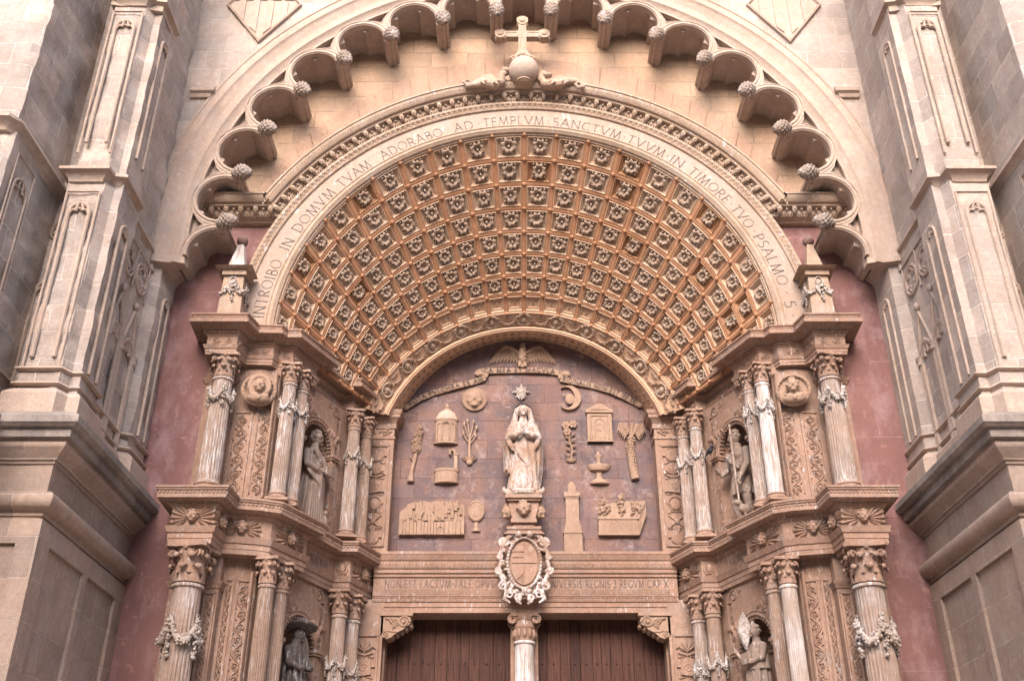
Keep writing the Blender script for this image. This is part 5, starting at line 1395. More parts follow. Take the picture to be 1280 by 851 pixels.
# ------------------------------------------------------------------ stone figures
def robe(mb, keys, nf, amp, seed, n=72, drop=.0):
    rnd = random.Random(seed); ph = [rnd.uniform(0, 6.28) for _ in range(4)]; rows = []
    fine = []
    for (a, b_) in zip(keys, keys[1:]):
        for i in range(5):
            t = i / 5; fine.append([p + (q - p) * t for p, q in zip(a, b_)])
    fine.append(list(keys[-1])); zt = keys[-1][0]
    for z, cx, cy, rx, ry in fine:
        row = []; w = max(0, 1 - z / zt) ** .5 * amp
        for k in range(n):
            a = 2 * PI * k / n
            f_ = math.sin(nf * a + ph[0] + 1.2 * z) + .55 * math.sin((nf * 1.7) * a + ph[1] - 1.7 * z) + .35 * math.sin(nf * .5 * a + ph[2])
            f_ = (abs(f_) ** .8) * (1 if f_ > 0 else -1)
            q = 1 + w * f_; row.append((cx + rx * q * math.cos(a), cy + ry * q * math.sin(a), z))
        rows.append(row)
    mb.grid(rows, False, True); mb.add(rows[0], [tuple(range(n - 1, -1, -1))]); mb.add(rows[-1], [tuple(range(n))])
def hand(mb, wrist, direc, spread, s=1.0, curl=.3):
    """palm, four unequal fingers and a thumb; direc = pointing direction, spread = across the palm"""
    w = Vector(wrist); d = Vector(direc).normalized(); q = Vector(spread); q = (q - d * q.dot(d)).normalized(); nrm = d.cross(q)
    mb.tube([w, w + d * .045 * s, w + d * .085 * s], [.026 * s, .036 * s, .034 * s], 8, flat=.62)
    for k, (o, L) in enumerate(((-.03, .068), (-.010, .080), (.011, .075), (.031, .058))):
        b_ = w + d * .078 * s + q * o * s; pts = [b_ + d * L * s * t + nrm * curl * .05 * s * t * t for t in (0, .45, .8, 1.0)]
        mb.tube(pts, [.0125 * s, .0115 * s, .010 * s, .007 * s], 6)
    b_ = w + d * .03 * s - q * .03 * s
    mb.tube([b_, b_ + (d * .6 - q * .9).normalized() * .035 * s, b_ + (d * .9 - q * .5).normalized() * .075 * s], [.015 * s, .013 * s, .009 * s], 6)
def limb(mb, pts, rad, n=10): 
    mb.tube(pts, rad, n)
    for p, r in zip(pts, rad): mb.sphere(p, r * .98, n, 7)
def head(mb, c, s, yaw=0.0, tilt=0.0, hair=True):
    T = TR(c[0], c[1], c[2], tilt, 0, yaw); face(mb, (0, 0, 0), s, T, hair)

# the crowned figure in the middle of the tympanum
vg = thing('statue', 'white flecked standing statue of a veiled woman praying on a crescent', 'statue', (-.02, -.32, 8.03))
m = MB()
robe(m, [(.12, 0, 0, .27, .20), (.30, .0, 0, .255, .20), (.62, .02, -.01, .25, .20), (.95, .02, -.02, .245, .19), (1.12, 0, -.01, .22, .165), (1.32, 0, 0, .235, .15), (1.46, 0, .0, .19, .12), (1.54, 0, 0, .085, .08), (1.62, 0, -.01, .065, .07)], 9, .17, 3)
head(m, (0, -.02, 1.745), .27, .08, -.05, False)
for dx in range(6):                                # veil falling from the crown of the head over the arms
    for q in (-1, 1):
        u = dx / 5; y = .05 - .13 * (1 - u)
        limb(m, [(q * .03, .02 + .03 * u, 1.875), (q * (.115 + .015 * u), .02 * u - .01, 1.79), (q * (.135 + .03 * u), .02, 1.62), (q * (.16 + .06 * u), y + .04, 1.47), (q * (.24 + .06 * u), y + .02, 1.28), (q * (.285 + .05 * u), y, 1.05), (q * (.28 + .05 * u), y + .01, .78 - .10 * (dx % 3)), (q * (.26 + .045 * u), y + .03, (.62 if q < 0 else .42) - .12 * (dx % 2))],
             [.028, .035, .04, .05, .05, .045, .038, .018], 8)
for q in (-1, 1):                                  # sleeves and praying hands
    limb(m, [(q * .20, -.04, 1.39), (q * .27, -.13, 1.13), (q * .16, -.24, 1.16), (q * .06, -.275, 1.20)], [.085, .085, .07, .045])
    limb(m, [(q * .27, -.13, 1.10), (q * .24, -.17, .98), (q * .20, -.17, .90)], [.07, .05, .025])
    hand(m, (q * .045, -.285, 1.20), (-q * .22, -.02, 1), (0, -1, 0), 1.0, -.1 * q)
rs = random.Random(6)
for k in range(9):                                 # mantle folds swept from hip to hem
    u = k / 8
    limb(m, [(-.26 + .05 * u, -.10 - .04 * u, 1.04 - .10 * u), (-.13 + .05 * u, -.20, .97 - .16 * u), (.06, -.215, .86 - .22 * u + .05 * math.sin(k * 2)), (.19 + .02 * u, -.15, .72 - .28 * u)], [.028, .04 + .012 * (k % 2), .036, .015], 7)
for k in range(8):
    u = k / 7; x = -.20 + .40 * u
    limb(m, [(x * .75 + .06, -.19 + .06 * abs(u - .5), .80 - .12 * u), (x * .95 + .01, -.215 + .10 * abs(u - .5), .48), (x * 1.1 + .03 * math.sin(k * 3), -.22 + .16 * abs(u - .5), .16)], [.015, .03, .038], 7)
for k in range(5): limb(m, [(.24, -.08 + .02 * k, 1.0), (.285 - .02 * k, -.10 + .02 * k, .72), (.255 + .03 * math.sin(k * 2.2), -.09 + .02 * k, .36 + .05 * k)], [.03, .035, .012], 7)
put('body', sculpt(m, 'body', M['statue'], .0095, 1, .4), vg)
cr = MB()
pts = [(.36 * math.sin(a), -.10 - .04 * math.cos(a), .17 - .15 * math.cos(a)) for a in [R(-105) + R(210) * k / 20 for k in range(21)]]
cr.tube(pts, [.012 + .075 * math.sin(PI * k / 20) for k in range(21)], 10)
cr.lathe([(.24, 0), (.29, .03), (.30, .09), (.22, .15)], 20, (0, 0, 0))
for x in (-.14, .0, .14): cr.sphere((x, -.20, .10), (.085, .06, .05), 10, 7)
put('crescent', sculpt(cr, 'crescent', M['statue'], .012, 1), vg)
hl = MB()
hl.tube([(.165 * math.cos(a), .10, 1.80 + .165 * math.sin(a)) for a in [2 * PI * k / 36 for k in range(37)]], .011, 6)
hl.tube([(.145 * math.cos(a), .10, 1.80 + .145 * math.sin(a)) for a in [2 * PI * k / 36 for k in range(37)]], .006, 5)
for k in range(23):
    a = R(-15) + R(210) * k / 22; L = (.30, .25)[k % 2]
    hl.tube([(.17 * math.cos(a), .10, 1.80 + .17 * math.sin(a)), ((.17 + L * .6) * math.cos(a), .10, 1.80 + (.17 + L * .6) * math.sin(a))], [.007, .003], 5)
for k in range(-5, 6): hl.tube([(k * .026, .105, 1.80 - math.sqrt(.165 ** 2 - (k * .026) ** 2)), (k * .026, .105, 1.80 + math.sqrt(.165 ** 2 - (k * .026) ** 2))], .004, 4)
hl.build('halo', M['iron'], vg, local=True)

ped = thing('corbel_pedestal', 'stone pedestal with three winged child heads under the praying statue', 'pedestal', (-.02, -.32, 7.36))
b = MB(); b.box(-.30, .30, -.26, .33, .56, .60); b.box(-.33, .33, -.30, .33, .60, .665)
b.prism_y([(-.28, .56), (-.20, .22), (.20, .22), (.28, .56)], -.20, .33); b.box(-.23, .23, -.24, .33, .16, .23); b.box(-.18, .18, -.18, .33, -.03, .165)
b.build('block', M['portal'], ped, local=True)
for cx, cy, rz in ((0, -.22, 0), (-.27, -.06, -1.0), (.27, -.06, 1.0)):
    h = MB(); face(h, (0, 0, .41), .30)
    for q in (-1, 1):
        for k in range(4): leaf(h, q * .09, .32 + .05 * k, .16, .07, (0 if q > 0 else PI) + q * (.2 + .25 * k), .03, .04)
    put('winged_head', sculpt(h, 'winged_head', M['relief'], .012, 1), ped, mtx=TR(cx, cy, 0, 0, 0, rz))

cs = thing('cartouche', 'oval coat of arms in a white flecked scrolled frame over the doors', 'coat of arms', (-.02, -.70, 6.02))
s = MB(); ov = [(.25 * math.cos(a), .70 + .40 * math.sin(a)) for a in [2 * PI * k / 40 for k in range(40)]]
s.dome(ov, .10, -.07, .93); s.box(-.004, .004, -.085, -.05, .32, 1.06); s.box(-.22, .22, -.085, -.05, .70, .708)
for k in range(6):
    s.tube([(-.20 + .04 * k, -.075, .42 - .03 * abs(k - 2)), (-.02 * (5 - k) * .3, -.078, .60 - .02 * (5 - k))], .009, 4)
for z in (.80, .90): s.box(-.21, -.01, -.084, -.05, z, z + .03)
s.build('shield', M['portal'], cs, local=True, smooth=35)
f = MB(); rf = random.Random(4)
f.tube([(.285 * math.cos(a), -.06, .70 + .44 * math.sin(a)) for a in [2 * PI * k / 48 for k in range(49)]], .030, 8)
for k in range(44):
    a = 2 * PI * k / 44; f.sphere((.285 * math.cos(a), -.09, .70 + .44 * math.sin(a)), .022, 6, 5)
for q in (-1, 1):
    f.tube([(q * x, -.06, z) for x, z in [(.02, 1.20), (.14, 1.24), (.26, 1.18), (.34, 1.08), (.38, .98), (.33, .90)]], [.04, .05, .055, .05, .04, .03], 8)
    f.tube([(q * x, -.05 - .002 * i, z) for i, (x, z) in enumerate(spiral(.34, 1.06, .095, 1.6, -.6, 1, 20))], [.035 - .0009 * i for i in range(21)], 7)
    f.tube([(q * x, -.05, z) for x, z in [(.36, .98), (.42, .85), (.40, .72), (.44, .58), (.38, .44), (.30, .33), (.34, .24)]], [.03, .045, .04, .045, .045, .04, .03], 8)
    for (cx, cz, r_, a_) in ((.42, .82, .06, 0), (.43, .56, .065, 1), (.36, .30, .08, 2), (.24, .16, .085, 3), (.12, .10, .06, 4)):
        f.tube([(q * x, -.075, z) for x, z in spiral(cx, cz, r_, 1.4, a_, -1, 16)], [.028 - .0008 * i for i in range(17)], 7)
    f.tube([(q * x, -.06, z) for x, z in [(.0, .18), (.08, .14), (.12, .04), (.05, .0)]], [.04, .04, .035, .02], 7)
    f.tube([(q * x, -.06, z) for x, z in [(.20, .26), (.30, .20), (.34, .08), (.24, .02)]], [.04, .045, .04, .02], 7)
    for k in range(16):
        a = rf.uniform(-1.4, 1.45); rr = rf.uniform(1.08, 1.35)
        f.sphere((q * .30 * rr * math.cos(a), -.04 - rf.uniform(0, .05), .70 + .44 * rr * math.sin(a)), rf.uniform(.02, .045), 7, 5)
    f.sphere((q * .10, -.10, 1.20), .065, 9, 7)
f.sphere((0, -.08, .22), (.05, .05, .06), 8, 6)
put('scroll_frame', sculpt(f, 'scroll_frame', M['statue'], .010, 1), cs)
b = MB(); b.prism_y([(-.26, 1.28), (.26, 1.28), (.36, 1.20), (-.36, 1.20)], -.14, .2); b.box(-.30, .30, -.16, .2, 1.275, 1.33); b.box(-.27, .27, -.04, .2, .1, 1.2); b.build('crown_slab', M['portal'], cs, local=True)

# figures in the four niches; local frame: facing -Y, then turned with the wall
def niche_place(sx, z, label, o=-.27, k=.95):
    p = AX(NS, o); x, y = D(p)
    return thing('statue', label, 'statue', (x if sx < 0 else -x, y, z), PHI if sx < 0 else -PHI, 'statues in the side niches', k)
H = lambda k, lst: [(z * k, cx, cy, rx, ry) for z, cx, cy, rx, ry in lst]
# upper left: robed man with a book, head turned to the doorway
t = niche_place(-1, 7.0, 'grey robed man holding a book, upper niche, beardless head turned to the doorway')
m = MB()
robe(m, [(0, 0, 0, .29, .22), (.25, 0, 0, .27, .21), (.6, .02, -.01, .25, .20), (.95, .03, -.01, .21, .17), (1.02, .03, -.01, .20, .16), (1.25, .02, 0, .235, .15), (1.40, .02, 0, .19, .12), (1.48, .02, 0, .08, .08), (1.56, .03, -.01, .065, .07)], 10, .13, 5)
head(m, (.05, -.02, 1.68), .29, 1.05, -.08, True)
limb(m, [(-.21, -.02, 1.33), (-.28, -.10, 1.08), (-.15, -.22, 1.0)], [.08, .07, .05]); hand(m, (-.13, -.23, 1.0), (1, -.2, .1), (0, 0, 1), 1, .6)
limb(m, [(.24, -.02, 1.33), (.30, -.10, 1.08), (.22, -.22, .98)], [.08, .075, .05]); hand(m, (.20, -.23, .98), (-.8, -.4, .2), (0, 0, 1), 1, .6)
m.box(.06, .26, -.29, -.24, .96, 1.10)
for k in range(9):
    u = k / 8; limb(m, [(-.24, -.10 - .05 * u, .98 - .06 * u), (0, -.22, .92 - .18 * u), (.20, -.16, .88 - .42 * u), (.22, -.10, .70 - .6 * u)], [.03, .034, .03, .016], 7)
for k in range(7):
    u = k / 6; limb(m, [(-.20 + .2 * u, -.19, .72), (-.24 + .36 * u, -.21, .35), (-.26 + .44 * u, -.22, .04)], [.018, .03, .036], 7)
limb(m, [(-.16, -.14, 1.36), (.02, -.17, 1.2), (.16, -.17, 1.04)], [.03, .035, .02], 7)
for q in (-1, 1): m.sphere((q * .12, -.22, .03), (.06, .11, .045), 8, 6)
# small eagle at his feet
m.sphere((.24, -.18, .14), (.07, .09, .13), 9, 7); m.sphere((.24, -.22, .30), .05, 8, 6)
put('body', sculpt(m, 'body', M['statue_dark'], .012, 2, .4), t)
# upper right: bare chested man in a short skirt with a staff
t = niche_place(1, 7.0, 'bare chested man in a short skirt holding a thin staff, upper niche')
m = MB()
limb(m, [(-.11, .02, .86), (-.13, -.07, .48), (-.15, .03, .10)], [.115, .078, .048]); limb(m, [(.12, 0, .86), (.15, -.02, .48), (.16, .05, .10)], [.115, .08, .05])
for x, y in ((-.15, -.05), (.16, -.02)): m.sphere((x, y, .045), (.05, .12, .045), 9, 6)
for x, y in ((-.135, .05), (.155, .06)): limb(m, [(x, y - .02, .42), (x, y + .01, .30), (x, y, .16)], [.055, .062, .04])
robe(m, [(.58, 0, 0, .23, .17), (.70, 0, 0, .22, .165), (.88, 0, 0, .20, .15), (.98, 0, 0, .175, .13)], 11, .14, 8)
robe(m, [(.90, 0, 0, .17, .125), (1.0, 0, 0, .165, .12), (1.12, 0, -.01, .19, .13), (1.28, 0, -.01, .235, .145), (1.40, 0, 0, .21, .12), (1.47, 0, .0, .09, .085), (1.56, 0, -.01, .068, .075)], 5, .0, 3)
for q in (-1, 1): m.sphere((q * .095, -.10, 1.28), (.10, .055, .075), 10, 7); m.sphere((q * .05, -.115, 1.08), (.05, .03, .08), 8, 6)
limb(m, [(-.18, -.12, 1.36), (-.02, -.16, 1.18), (.14, -.13, 1.04)], [.03, .035, .025], 7); limb(m, [(-.16, -.11, 1.40), (0, -.15, 1.22), (.15, -.12, 1.08)], [.02, .025, .02], 7)
head(m, (-.03, -.02, 1.685), .29, -1.25, -.05, True)
for k in range(8): m.sphere((-.12 - .01 * (k % 3), -.03 + .02 * (k % 4), 1.56 - .012 * k), .035, 7, 5)
limb(m, [(-.23, -.01, 1.36), (-.30, -.06, 1.12), (-.22, -.25, .98)], [.075, .06, .042]); hand(m, (-.21, -.26, .99), (.1, -.8, .5), (1, 0, 0), 1.05, .6)
limb(m, [(.24, -.01, 1.36), (.30, -.06, 1.08), (.27, -.20, .84)], [.075, .062, .044]); hand(m, (.27, -.21, .83), (-.2, -.3, -.9), (0, 1, 0), 1.05, 1.0)
# lamb at the foot and a stump
m.sphere((.27, -.16, .22), (.10, .16, .10), 10, 7); m.sphere((.24, -.30, .33), (.055, .08, .055), 9, 7)
for k in range(4): m.tube([(.21 + .1 * (k % 2), -.10 - .12 * (k // 2), .2), (.21 + .1 * (k % 2), -.10 - .12 * (k // 2), 0)], .025, 6)
put('body', sculpt(m, 'body', M['statue_dark'], .011, 2, .4), t)
s = MB(); s.tube([(.23, -.26, .20), (.205, -.27, 1.0), (.18, -.26, 1.82)], .020, 8)
for z in (1.25, 1.62, 1.78): s.sphere((.20 - .015 * (z - 1), -.265, z), .030, 8, 6)
s.build('staff', M['shaft'], t, smooth=True, local=True)
# lower left: figure under a wide flat hat, niche shadow put into its colour
t = niche_place(-1, 3.93, 'stone figure in a shadow dark tone wearing a wide flat hat, in the lower niche left of the doors', -.24, .81)
m = MB()
robe(m, [(0, 0, 0, .30, .22), (.6, 0, 0, .26, .20), (1.0, 0, 0, .24, .18), (1.25, 0, 0, .25, .16), (1.40, 0, 0, .21, .13), (1.48, 0, 0, .09, .09), (1.58, .02, -.02, .07, .08)], 10, .12, 9)
head(m, (.03, -.05, 1.66), .28, .75, .1, False)
for k in range(12): limb(m, [(.10 + .012 * (k % 4), -.16 + .012 * k, 1.58), (.15 + .01 * (k % 3), -.20 + .014 * k, 1.38 - .05 * (k % 3)), (.15, -.21 + .014 * k, 1.24 - .05 * (k % 2))], [.028, .028, .012], 6)
limb(m, [(.24, -.02, 1.34), (.30, -.12, 1.08), (.20, -.26, 1.02)], [.085, .08, .055]); hand(m, (.19, -.27, 1.02), (-.5, -.6, .2), (0, 0, 1), 1.1, .6)
limb(m, [(-.24, -.02, 1.34), (-.29, -.12, 1.08), (-.15, -.25, 1.0)], [.085, .08, .055]); hand(m, (-.13, -.26, 1.0), (.9, -.3, .1), (0, 0, 1), 1.1, .6)
for k in range(8): u = k / 7; limb(m, [(-.22 + .4 * u, -.19, .95), (-.25 + .46 * u, -.21, .5), (-.28 + .52 * u, -.22, .04)], [.02, .03, .036], 7)
m.box(-.10, .14, -.32, -.27, .98, 1.16)
put('body', sculpt(m, 'body', M['statue_shadowed'], .012, 2, .4), t)
h = MB(); h.lathe([(.05, -.03), (.30, -.025), (.325, 0), (.30, .025), (.17, .05), (.15, .12), (.10, .155), (0.0, .16)], 36)
h.tube([(.15 * math.cos(a), .15 * math.sin(a), .06) for a in [2 * PI * k / 24 for k in range(25)]], .015, 6)
put('hat', h.mesh('hat', M['statue_shadowed'], 40), t, loc=(.05, -.06, 1.80), rot=(-.10, .16, 0))
# lower right: bishop like figure with a raised hand and a white pointed mitre
t = niche_place(1, 4.05, 'pale robed figure raising a hand beside a white pointed mitre, lower niche', -.22, .77)
m = MB()
robe(m, [(0, 0, 0, .29, .22), (.6, 0, 0, .25, .19), (1.0, 0, 0, .23, .17), (1.25, 0, 0, .24, .15), (1.38, 0, 0, .20, .12), (1.46, 0, 0, .085, .085), (1.56, 0, -.02, .065, .075)], 10, .11, 12)
head(m, (.02, -.04, 1.64), .27, -.45, -.1, True)
limb(m, [(-.22, -.02, 1.32), (-.33, -.12, 1.10), (-.42, -.24, 1.30)], [.08, .07, .045]); hand(m, (-.425, -.25, 1.31), (-.25, -.1, 1), (1, -.3, 0), 1.15, .2)
limb(m, [(.22, -.02, 1.32), (.26, -.12, 1.08), (.10, -.24, 1.02)], [.08, .07, .05]); hand(m, (.08, -.25, 1.02), (-1, -.1, .1), (0, 0, 1), 1.1, .6)
m.box(-.16, .10, -.32, -.25, .98, 1.20)
robe(m, [(.88, 0, -.01, .29, .20), (1.05, 0, -.01, .27, .19), (1.25, 0, 0, .25, .16)], 8, .06, 2)
for k in range(8): u = k / 7; limb(m, [(-.2 + .4 * u, -.17, .9), (-.23 + .44 * u, -.19, .5), (-.26 + .5 * u, -.21, .04)], [.018, .028, .034], 7)
put('body', sculpt(m, 'body', M['statue_dark'], .011, 1, .4), t)
mi = MB(); lz = [(0, .52), (.075, .32), (.12, .10), (.085, -.06), (.02, -.30), (-.02, -.30), (-.085, -.06), (-.12, .10), (-.075, .32)]
lz = [(x * 1.35, z * .95) for x, z in lz]; mi.dome(lz, .05, -.05, .8)
rm = random.Random(2)
for k in range(40):
    z = rm.uniform(-.2, .42); w = .085 * (1 - abs(z - .08) / .5); mi.sphere((rm.uniform(-w, w), -.05, z), .016, 6, 4)
mi.tube([(.14, .02, .02), (.17, .0, .2), (.22, 0, .40), (.20, 0, .52)], [.05, .05, .03, .01], 8)
put('mitre', mi.mesh('mitre', M['garland'], 40), t, loc=(-.20, -.12, 1.60), rot=(0, 0, .95))

# ------------------------------------------------------------------ busts in round frames on the pier corners
for sx in (-1, 1):
    s_ = 'left' if sx < 0 else 'right'
    t = thing('medallion_bust', 'round carved frame with a bust leaning out, %s' % ('head wrapped in a hood' if sx < 0 else 'youth with bare shoulders'), 'medallion', (-4.33 * -sx if sx > 0 else -4.33, -3.06, 8.88), (.25 if sx < 0 else -.25), 'medallion busts')
    f = MB(); f.lathe([(.0, -.02), (.27, -.02), (.29, .03), (.27, .07), (.235, .075), (.22, .03), (.0, .02)], 32, T=Matrix.Rotation(R(90), 4, 'X'))
    for k in range(20): a = 2 * PI * k / 20; leaf(f, .25 * math.cos(a), .25 * math.sin(a), .09, .05, a + 1.8, -.07, .02)
    put('frame', f.mesh('frame', M['relief'], 40), t)
    b = MB(); face(b, (0, -.13, .03), .26, None, sx > 0)
    b.sphere((0, -.07, -.16), (.19, .10, .10), 14, 9); b.tube([(0, -.08, -.02), (0, -.09, -.14)], .07, 8)
    if sx < 0: b.tube([(.15 * math.cos(a), -.10, .04 + .17 * math.sin(a)) for a in [R(-60) + R(300) * k / 16 for k in range(17)]], .05, 8)
    for k in range(5): b.tube([(-.16 + .03 * k, -.13, -.10 - .01 * k), (0, -.17, -.17 - .012 * k), (.16 - .02 * k, -.13, -.12)], .016, 6)
    put('bust', sculpt(b, 'bust', M['relief'], .011, 1), t)

# ------------------------------------------------------------------ emblems on the tympanum
def emblem(name, label, cat, x, z): return thing(name, label, cat, (x, 0, z), 0, 'carved emblems on the tympanum', (1, .86, 1))
e = emblem('sun_disc', 'round smiling sun face ringed with rays', 'relief', -.958, 10.175)
b = MB(); b.lathe([(.245, -.02), (.245, .05), (.18, .065), (.17, .06), (0, .06)], 48, T=Matrix.Rotation(R(90), 4, 'X'))
for k in range(36):
    a = 2 * PI * k / 36; b.tube([(.175 * math.cos(a), -.062, .175 * math.sin(a)), (.24 * math.cos(a), -.055, .24 * math.sin(a))], [.008, .013], 5)
b.build('ray_ring', M['relief'], e, smooth=35, local=True)
b = MB(); T = Matrix.Diagonal((1.05, .62, .86, 1)); face(b, (0, -.06, 0), .46, T, False); put('face', sculpt(b, 'face', M['relief'], .009, 1), e)
e = emblem('moon', 'crescent moon with a face in profile looking left', 'relief', .87, 10.20)
b = MB(); out = [(.245 * math.cos(a), .265 * math.sin(a)) for a in [R(128) - R(256) * k / 30 for k in range(31)]]; inn = [(.17 * math.cos(a) - .055 + .0, .235 * math.sin(a)) for a in [R(-112) + R(224) * k / 24 for k in range(25)]]
b.dome(out + inn, .0, -.085, .97); b.build('crescent', M['relief'], e, smooth=35, local=True)
b = MB(); prof = [(x * 1.35 + .03, z * 1.3) for x, z in [(.02, .16), (-.09, .14), (-.135, .07), (-.13, .035), (-.175, -.015), (-.135, -.03), (-.145, -.05), (-.13, -.065), (-.14, -.085), (-.115, -.12), (-.06, -.155), (.05, -.16), (.15, -.08), (.16, .06), (.09, .15)]]
b.dome(prof, .0, -.085, .78); b.sphere((-.085, -.08, .05), (.04, .025, .018), 7, 5); b.sphere((.02, -.07, -.03), (.09, .035, .11), 9, 6)
put('face', sculpt(b, 'face', M['relief'], .008, 2), e)
e = emblem('temple', 'little domed round temple with lantern and a doorway', 'relief', -1.49, 9.24)
T = Matrix.Diagonal((1, .55, 1, 1))
b = MB(); b.lathe([(.235, 0), (.24, .03), (.215, .04), (.21, .46), (.235, .48), (.24, .50), (.22, .51)], 24, T=T); b.build('drum', M['relief'], e, smooth=35, local=True)
b = MB(); b.lathe([(.215, .51), (.20, .57), (.15, .66), (.08, .71), (.05, .72)], 24, T=T); b.build('dome', M['goth_plain'], e, smooth=35, local=True)
b = MB(); b.lathe([(.05, .71), (.05, .77), (.07, .78), (.03, .82), (0, .86)], 12, T=T); b.build('lantern', M['relief'], e, smooth=35, local=True)
b = MB()
for x, w in ((0, .07), (-.13, .04), (.13, .04)):
    y = -.55 * math.sqrt(.21 ** 2 - x * x) - .012; frame_rect(b, x - w, x + w, .05, .40, TR(0, y, 0), .013)
b.tube([(-.07, -.128, .40), (0, -.128, .45), (.07, -.128, .40)], .013, 5); b.build('doorway', M['relief'], e, local=True)
e = emblem('gate', 'framed gate with a pediment and arched closed door', 'relief', 1.445, 9.272)
b = MB(); b.box(-.235, .235, -.075, .02, 0, .60); b.box(-.25, .25, -.095, .02, -.0, .04); b.build('slab', M['relief'], e, local=True)
b = MB(); b.prism_y([(-.26, .60), (.26, .60), (.26, .65), (0, .80), (-.26, .65)], -.11, .02); b.prism_y([(-.16, .655), (.16, .655), (0, .735)], -.125, -.105); b.build('pediment', M['relief'], e, local=True)
b = MB(); frame_rect(b, -.17, .17, .05, .54, TR(0, -.075, 0), .022); b.tube([(x, -.075, z) for x, z in [(-.10, .08), (-.10, .38)] + [(-.10 * math.cos(PI * k / 10), .38 + .10 * math.sin(PI * k / 10)) for k in range(11)] + [(.10, .08)]], .016, 6)
b.tube([(.07 * math.cos(q * .4), -.075, .30 + .07 * math.sin(q * .4)) for q in range(17)], .010, 5)
b.build('door_frame', M['relief'], e, smooth=40, local=True)
def trunk(mb, pts, rad): mb.tube([(x, -.04, z) for x, z in pts], rad, 9)
e = emblem('cypress', 'bushy leaning cypress with a bare cut trunk', 'relief', -2.07, 8.48)
b = MB(); trunk(b, [(-.05, 0), (-.04, .2), (.0, .4), (.02, .56)], [.06, .04, .035, .04]); b.sphere((-.05, -.05, .02), (.075, .05, .035), 9, 6); b.tube([(-.01, -.04, .42), (-.08, -.05, .50)], [.02, .012], 6); b.build('trunk', M['relief'], e, smooth=True, local=True)
b = MB(); rr = random.Random(3)
for k in range(95):
    u = rr.random() ** .8; w = .125 * math.sin(PI * min(1, .2 + .8 * (1 - u))) ** .8 * (1 - .75 * u); z = .56 + .52 * u; leaf(b, .02 + .05 * u + rr.uniform(-w, w), z, .085, .05, PI / 2 + rr.uniform(-.8, .8), -.04 - rr.uniform(0, .06), .03)
b.sphere((.03, -.03, .72), (.10, .05, .17), 10, 8); b.build('crown', M['relief'], e, smooth=40, local=True)
e = emblem('lily_plant', 'slender plant with long buds and spiky basal leaves', 'relief', -1.03, 8.82)
b = MB(); trunk(b, [(0, .1), (-.01, .35), (.0, .55)], [.03, .025, .025])
for k, (x, z, x1, z1) in enumerate(((.0, .5, -.11, .80), (0, .55, -.05, .86), (0, .55, .06, .84), (.0, .5, .12, .72), (-.005, .42, -.12, .60), (0, .42, .10, .56))):
    b.tube([(x, -.04, z), ((x + x1) / 2 * 1.1, -.05, (z + z1) / 2 + .0), (x1, -.055, z1)], [.014, .012, .012], 6); b.sphere((x1 * 1.03, -.06, z1 + .03), (.025, .025, .05), 8, 6)
b.build('stem', M['relief'], e, smooth=True, local=True)
b = MB()
for k in range(6): leaf(b, 0, .05, .17, .055, PI / 2 + (k - 2.5) * .42, -.03, .045)
b.sphere((0, -.04, .05), (.06, .04, .06), 8, 6); b.build('basal_leaves', M['relief'], e, smooth=40, local=True)
e = emblem('rose_stem', 'leafy stem with three round blossoms at the top', 'relief', .88, 8.82)
b = MB(); trunk(b, [(0, .08), (.03, .3), (-.02, .5), (.0, .72)], [.02, .018, .018, .016])
for k in range(9): q = 1 if k % 2 else -1; leaf(b, .01 * q, .16 + .06 * k, .11, .055, (0.5 if q > 0 else PI - .5), -.05, .03)
for k in range(5): leaf(b, 0, .05, .13, .06, PI / 2 + (k - 2) * .55, -.03, .04)
b.build('stem', M['relief'], e, smooth=40, local=True)
for cx, cz in ((-.08, .80), (.06, .82), (-.06, .66)):
    f = MB(); f.sphere((cx, -.075, cz), (.03, .03, .03), 8, 6)
    for k in range(6): a = PI / 3 * k; f.sphere((cx + .05 * math.cos(a), -.06, cz + .05 * math.sin(a)), (.035, .025, .035), 8, 6)
    f.build('blossom', M['relief'], e, smooth=True, local=True)
e = emblem('palm_tree', 'palm tree with curled drooping fronds and scaly trunk', 'relief', 2.05, 8.53)
b = MB(); trunk(b, [(.02, 0), (-.03, .3), (-.04, .6), (-.01, .86)], [.085, .07, .06, .055])
for r_ in range(14):
    z = .04 + .06 * r_; xc = .02 - .06 * min(1, z / .6) + (.03 if z > .7 else 0)
    for k in range(5): a = -PI + PI * (k + .5 * (r_ % 2)) / 4.5; b.sphere((xc + .068 * math.cos(a), -.04 + .062 * math.sin(a), z), (.020, .018, .026), 6, 4)
b.build('trunk', M['relief'], e, smooth=True, local=True)
b = MB()
for k in range(11):
    q = -1 if k % 2 else 1; L = .10 + .013 * k; z0 = .84 + .02 * k
    if k == 10: q = .1
    fr = [(-.01, -.05, .84), (q * L * .5, -.07, z0 + .10), (q * L, -.085, z0 + .08 - .0 * k), (q * L * 1.2, -.08, z0 - .03)]
    b.tube(fr, [.02, .034, .03, .012], 7)
    for j in range(8): u = j / 8; p = Vector(fr[1]).lerp(Vector(fr[3]), u); leaf(b, p.x, p.z, .07, .03, -PI / 2 + q * .5, -.09, .015)
b.build('fronds', M['relief'], e, smooth=40, local=True)
e = emblem('fountain', 'fountain with a wide fluted bowl, small upper cup and round foot', 'relief', 1.40, 8.437)
b = MB(); T = Matrix.Diagonal((1, .6, 1, 1)); b.lathe([(.18, 0), (.19, .02), (.14, .07), (.06, .12), (.045, .17), (.06, .21), (.04, .24)], 24, T=T); b.build('foot', M['relief'], e, smooth=35, local=True)
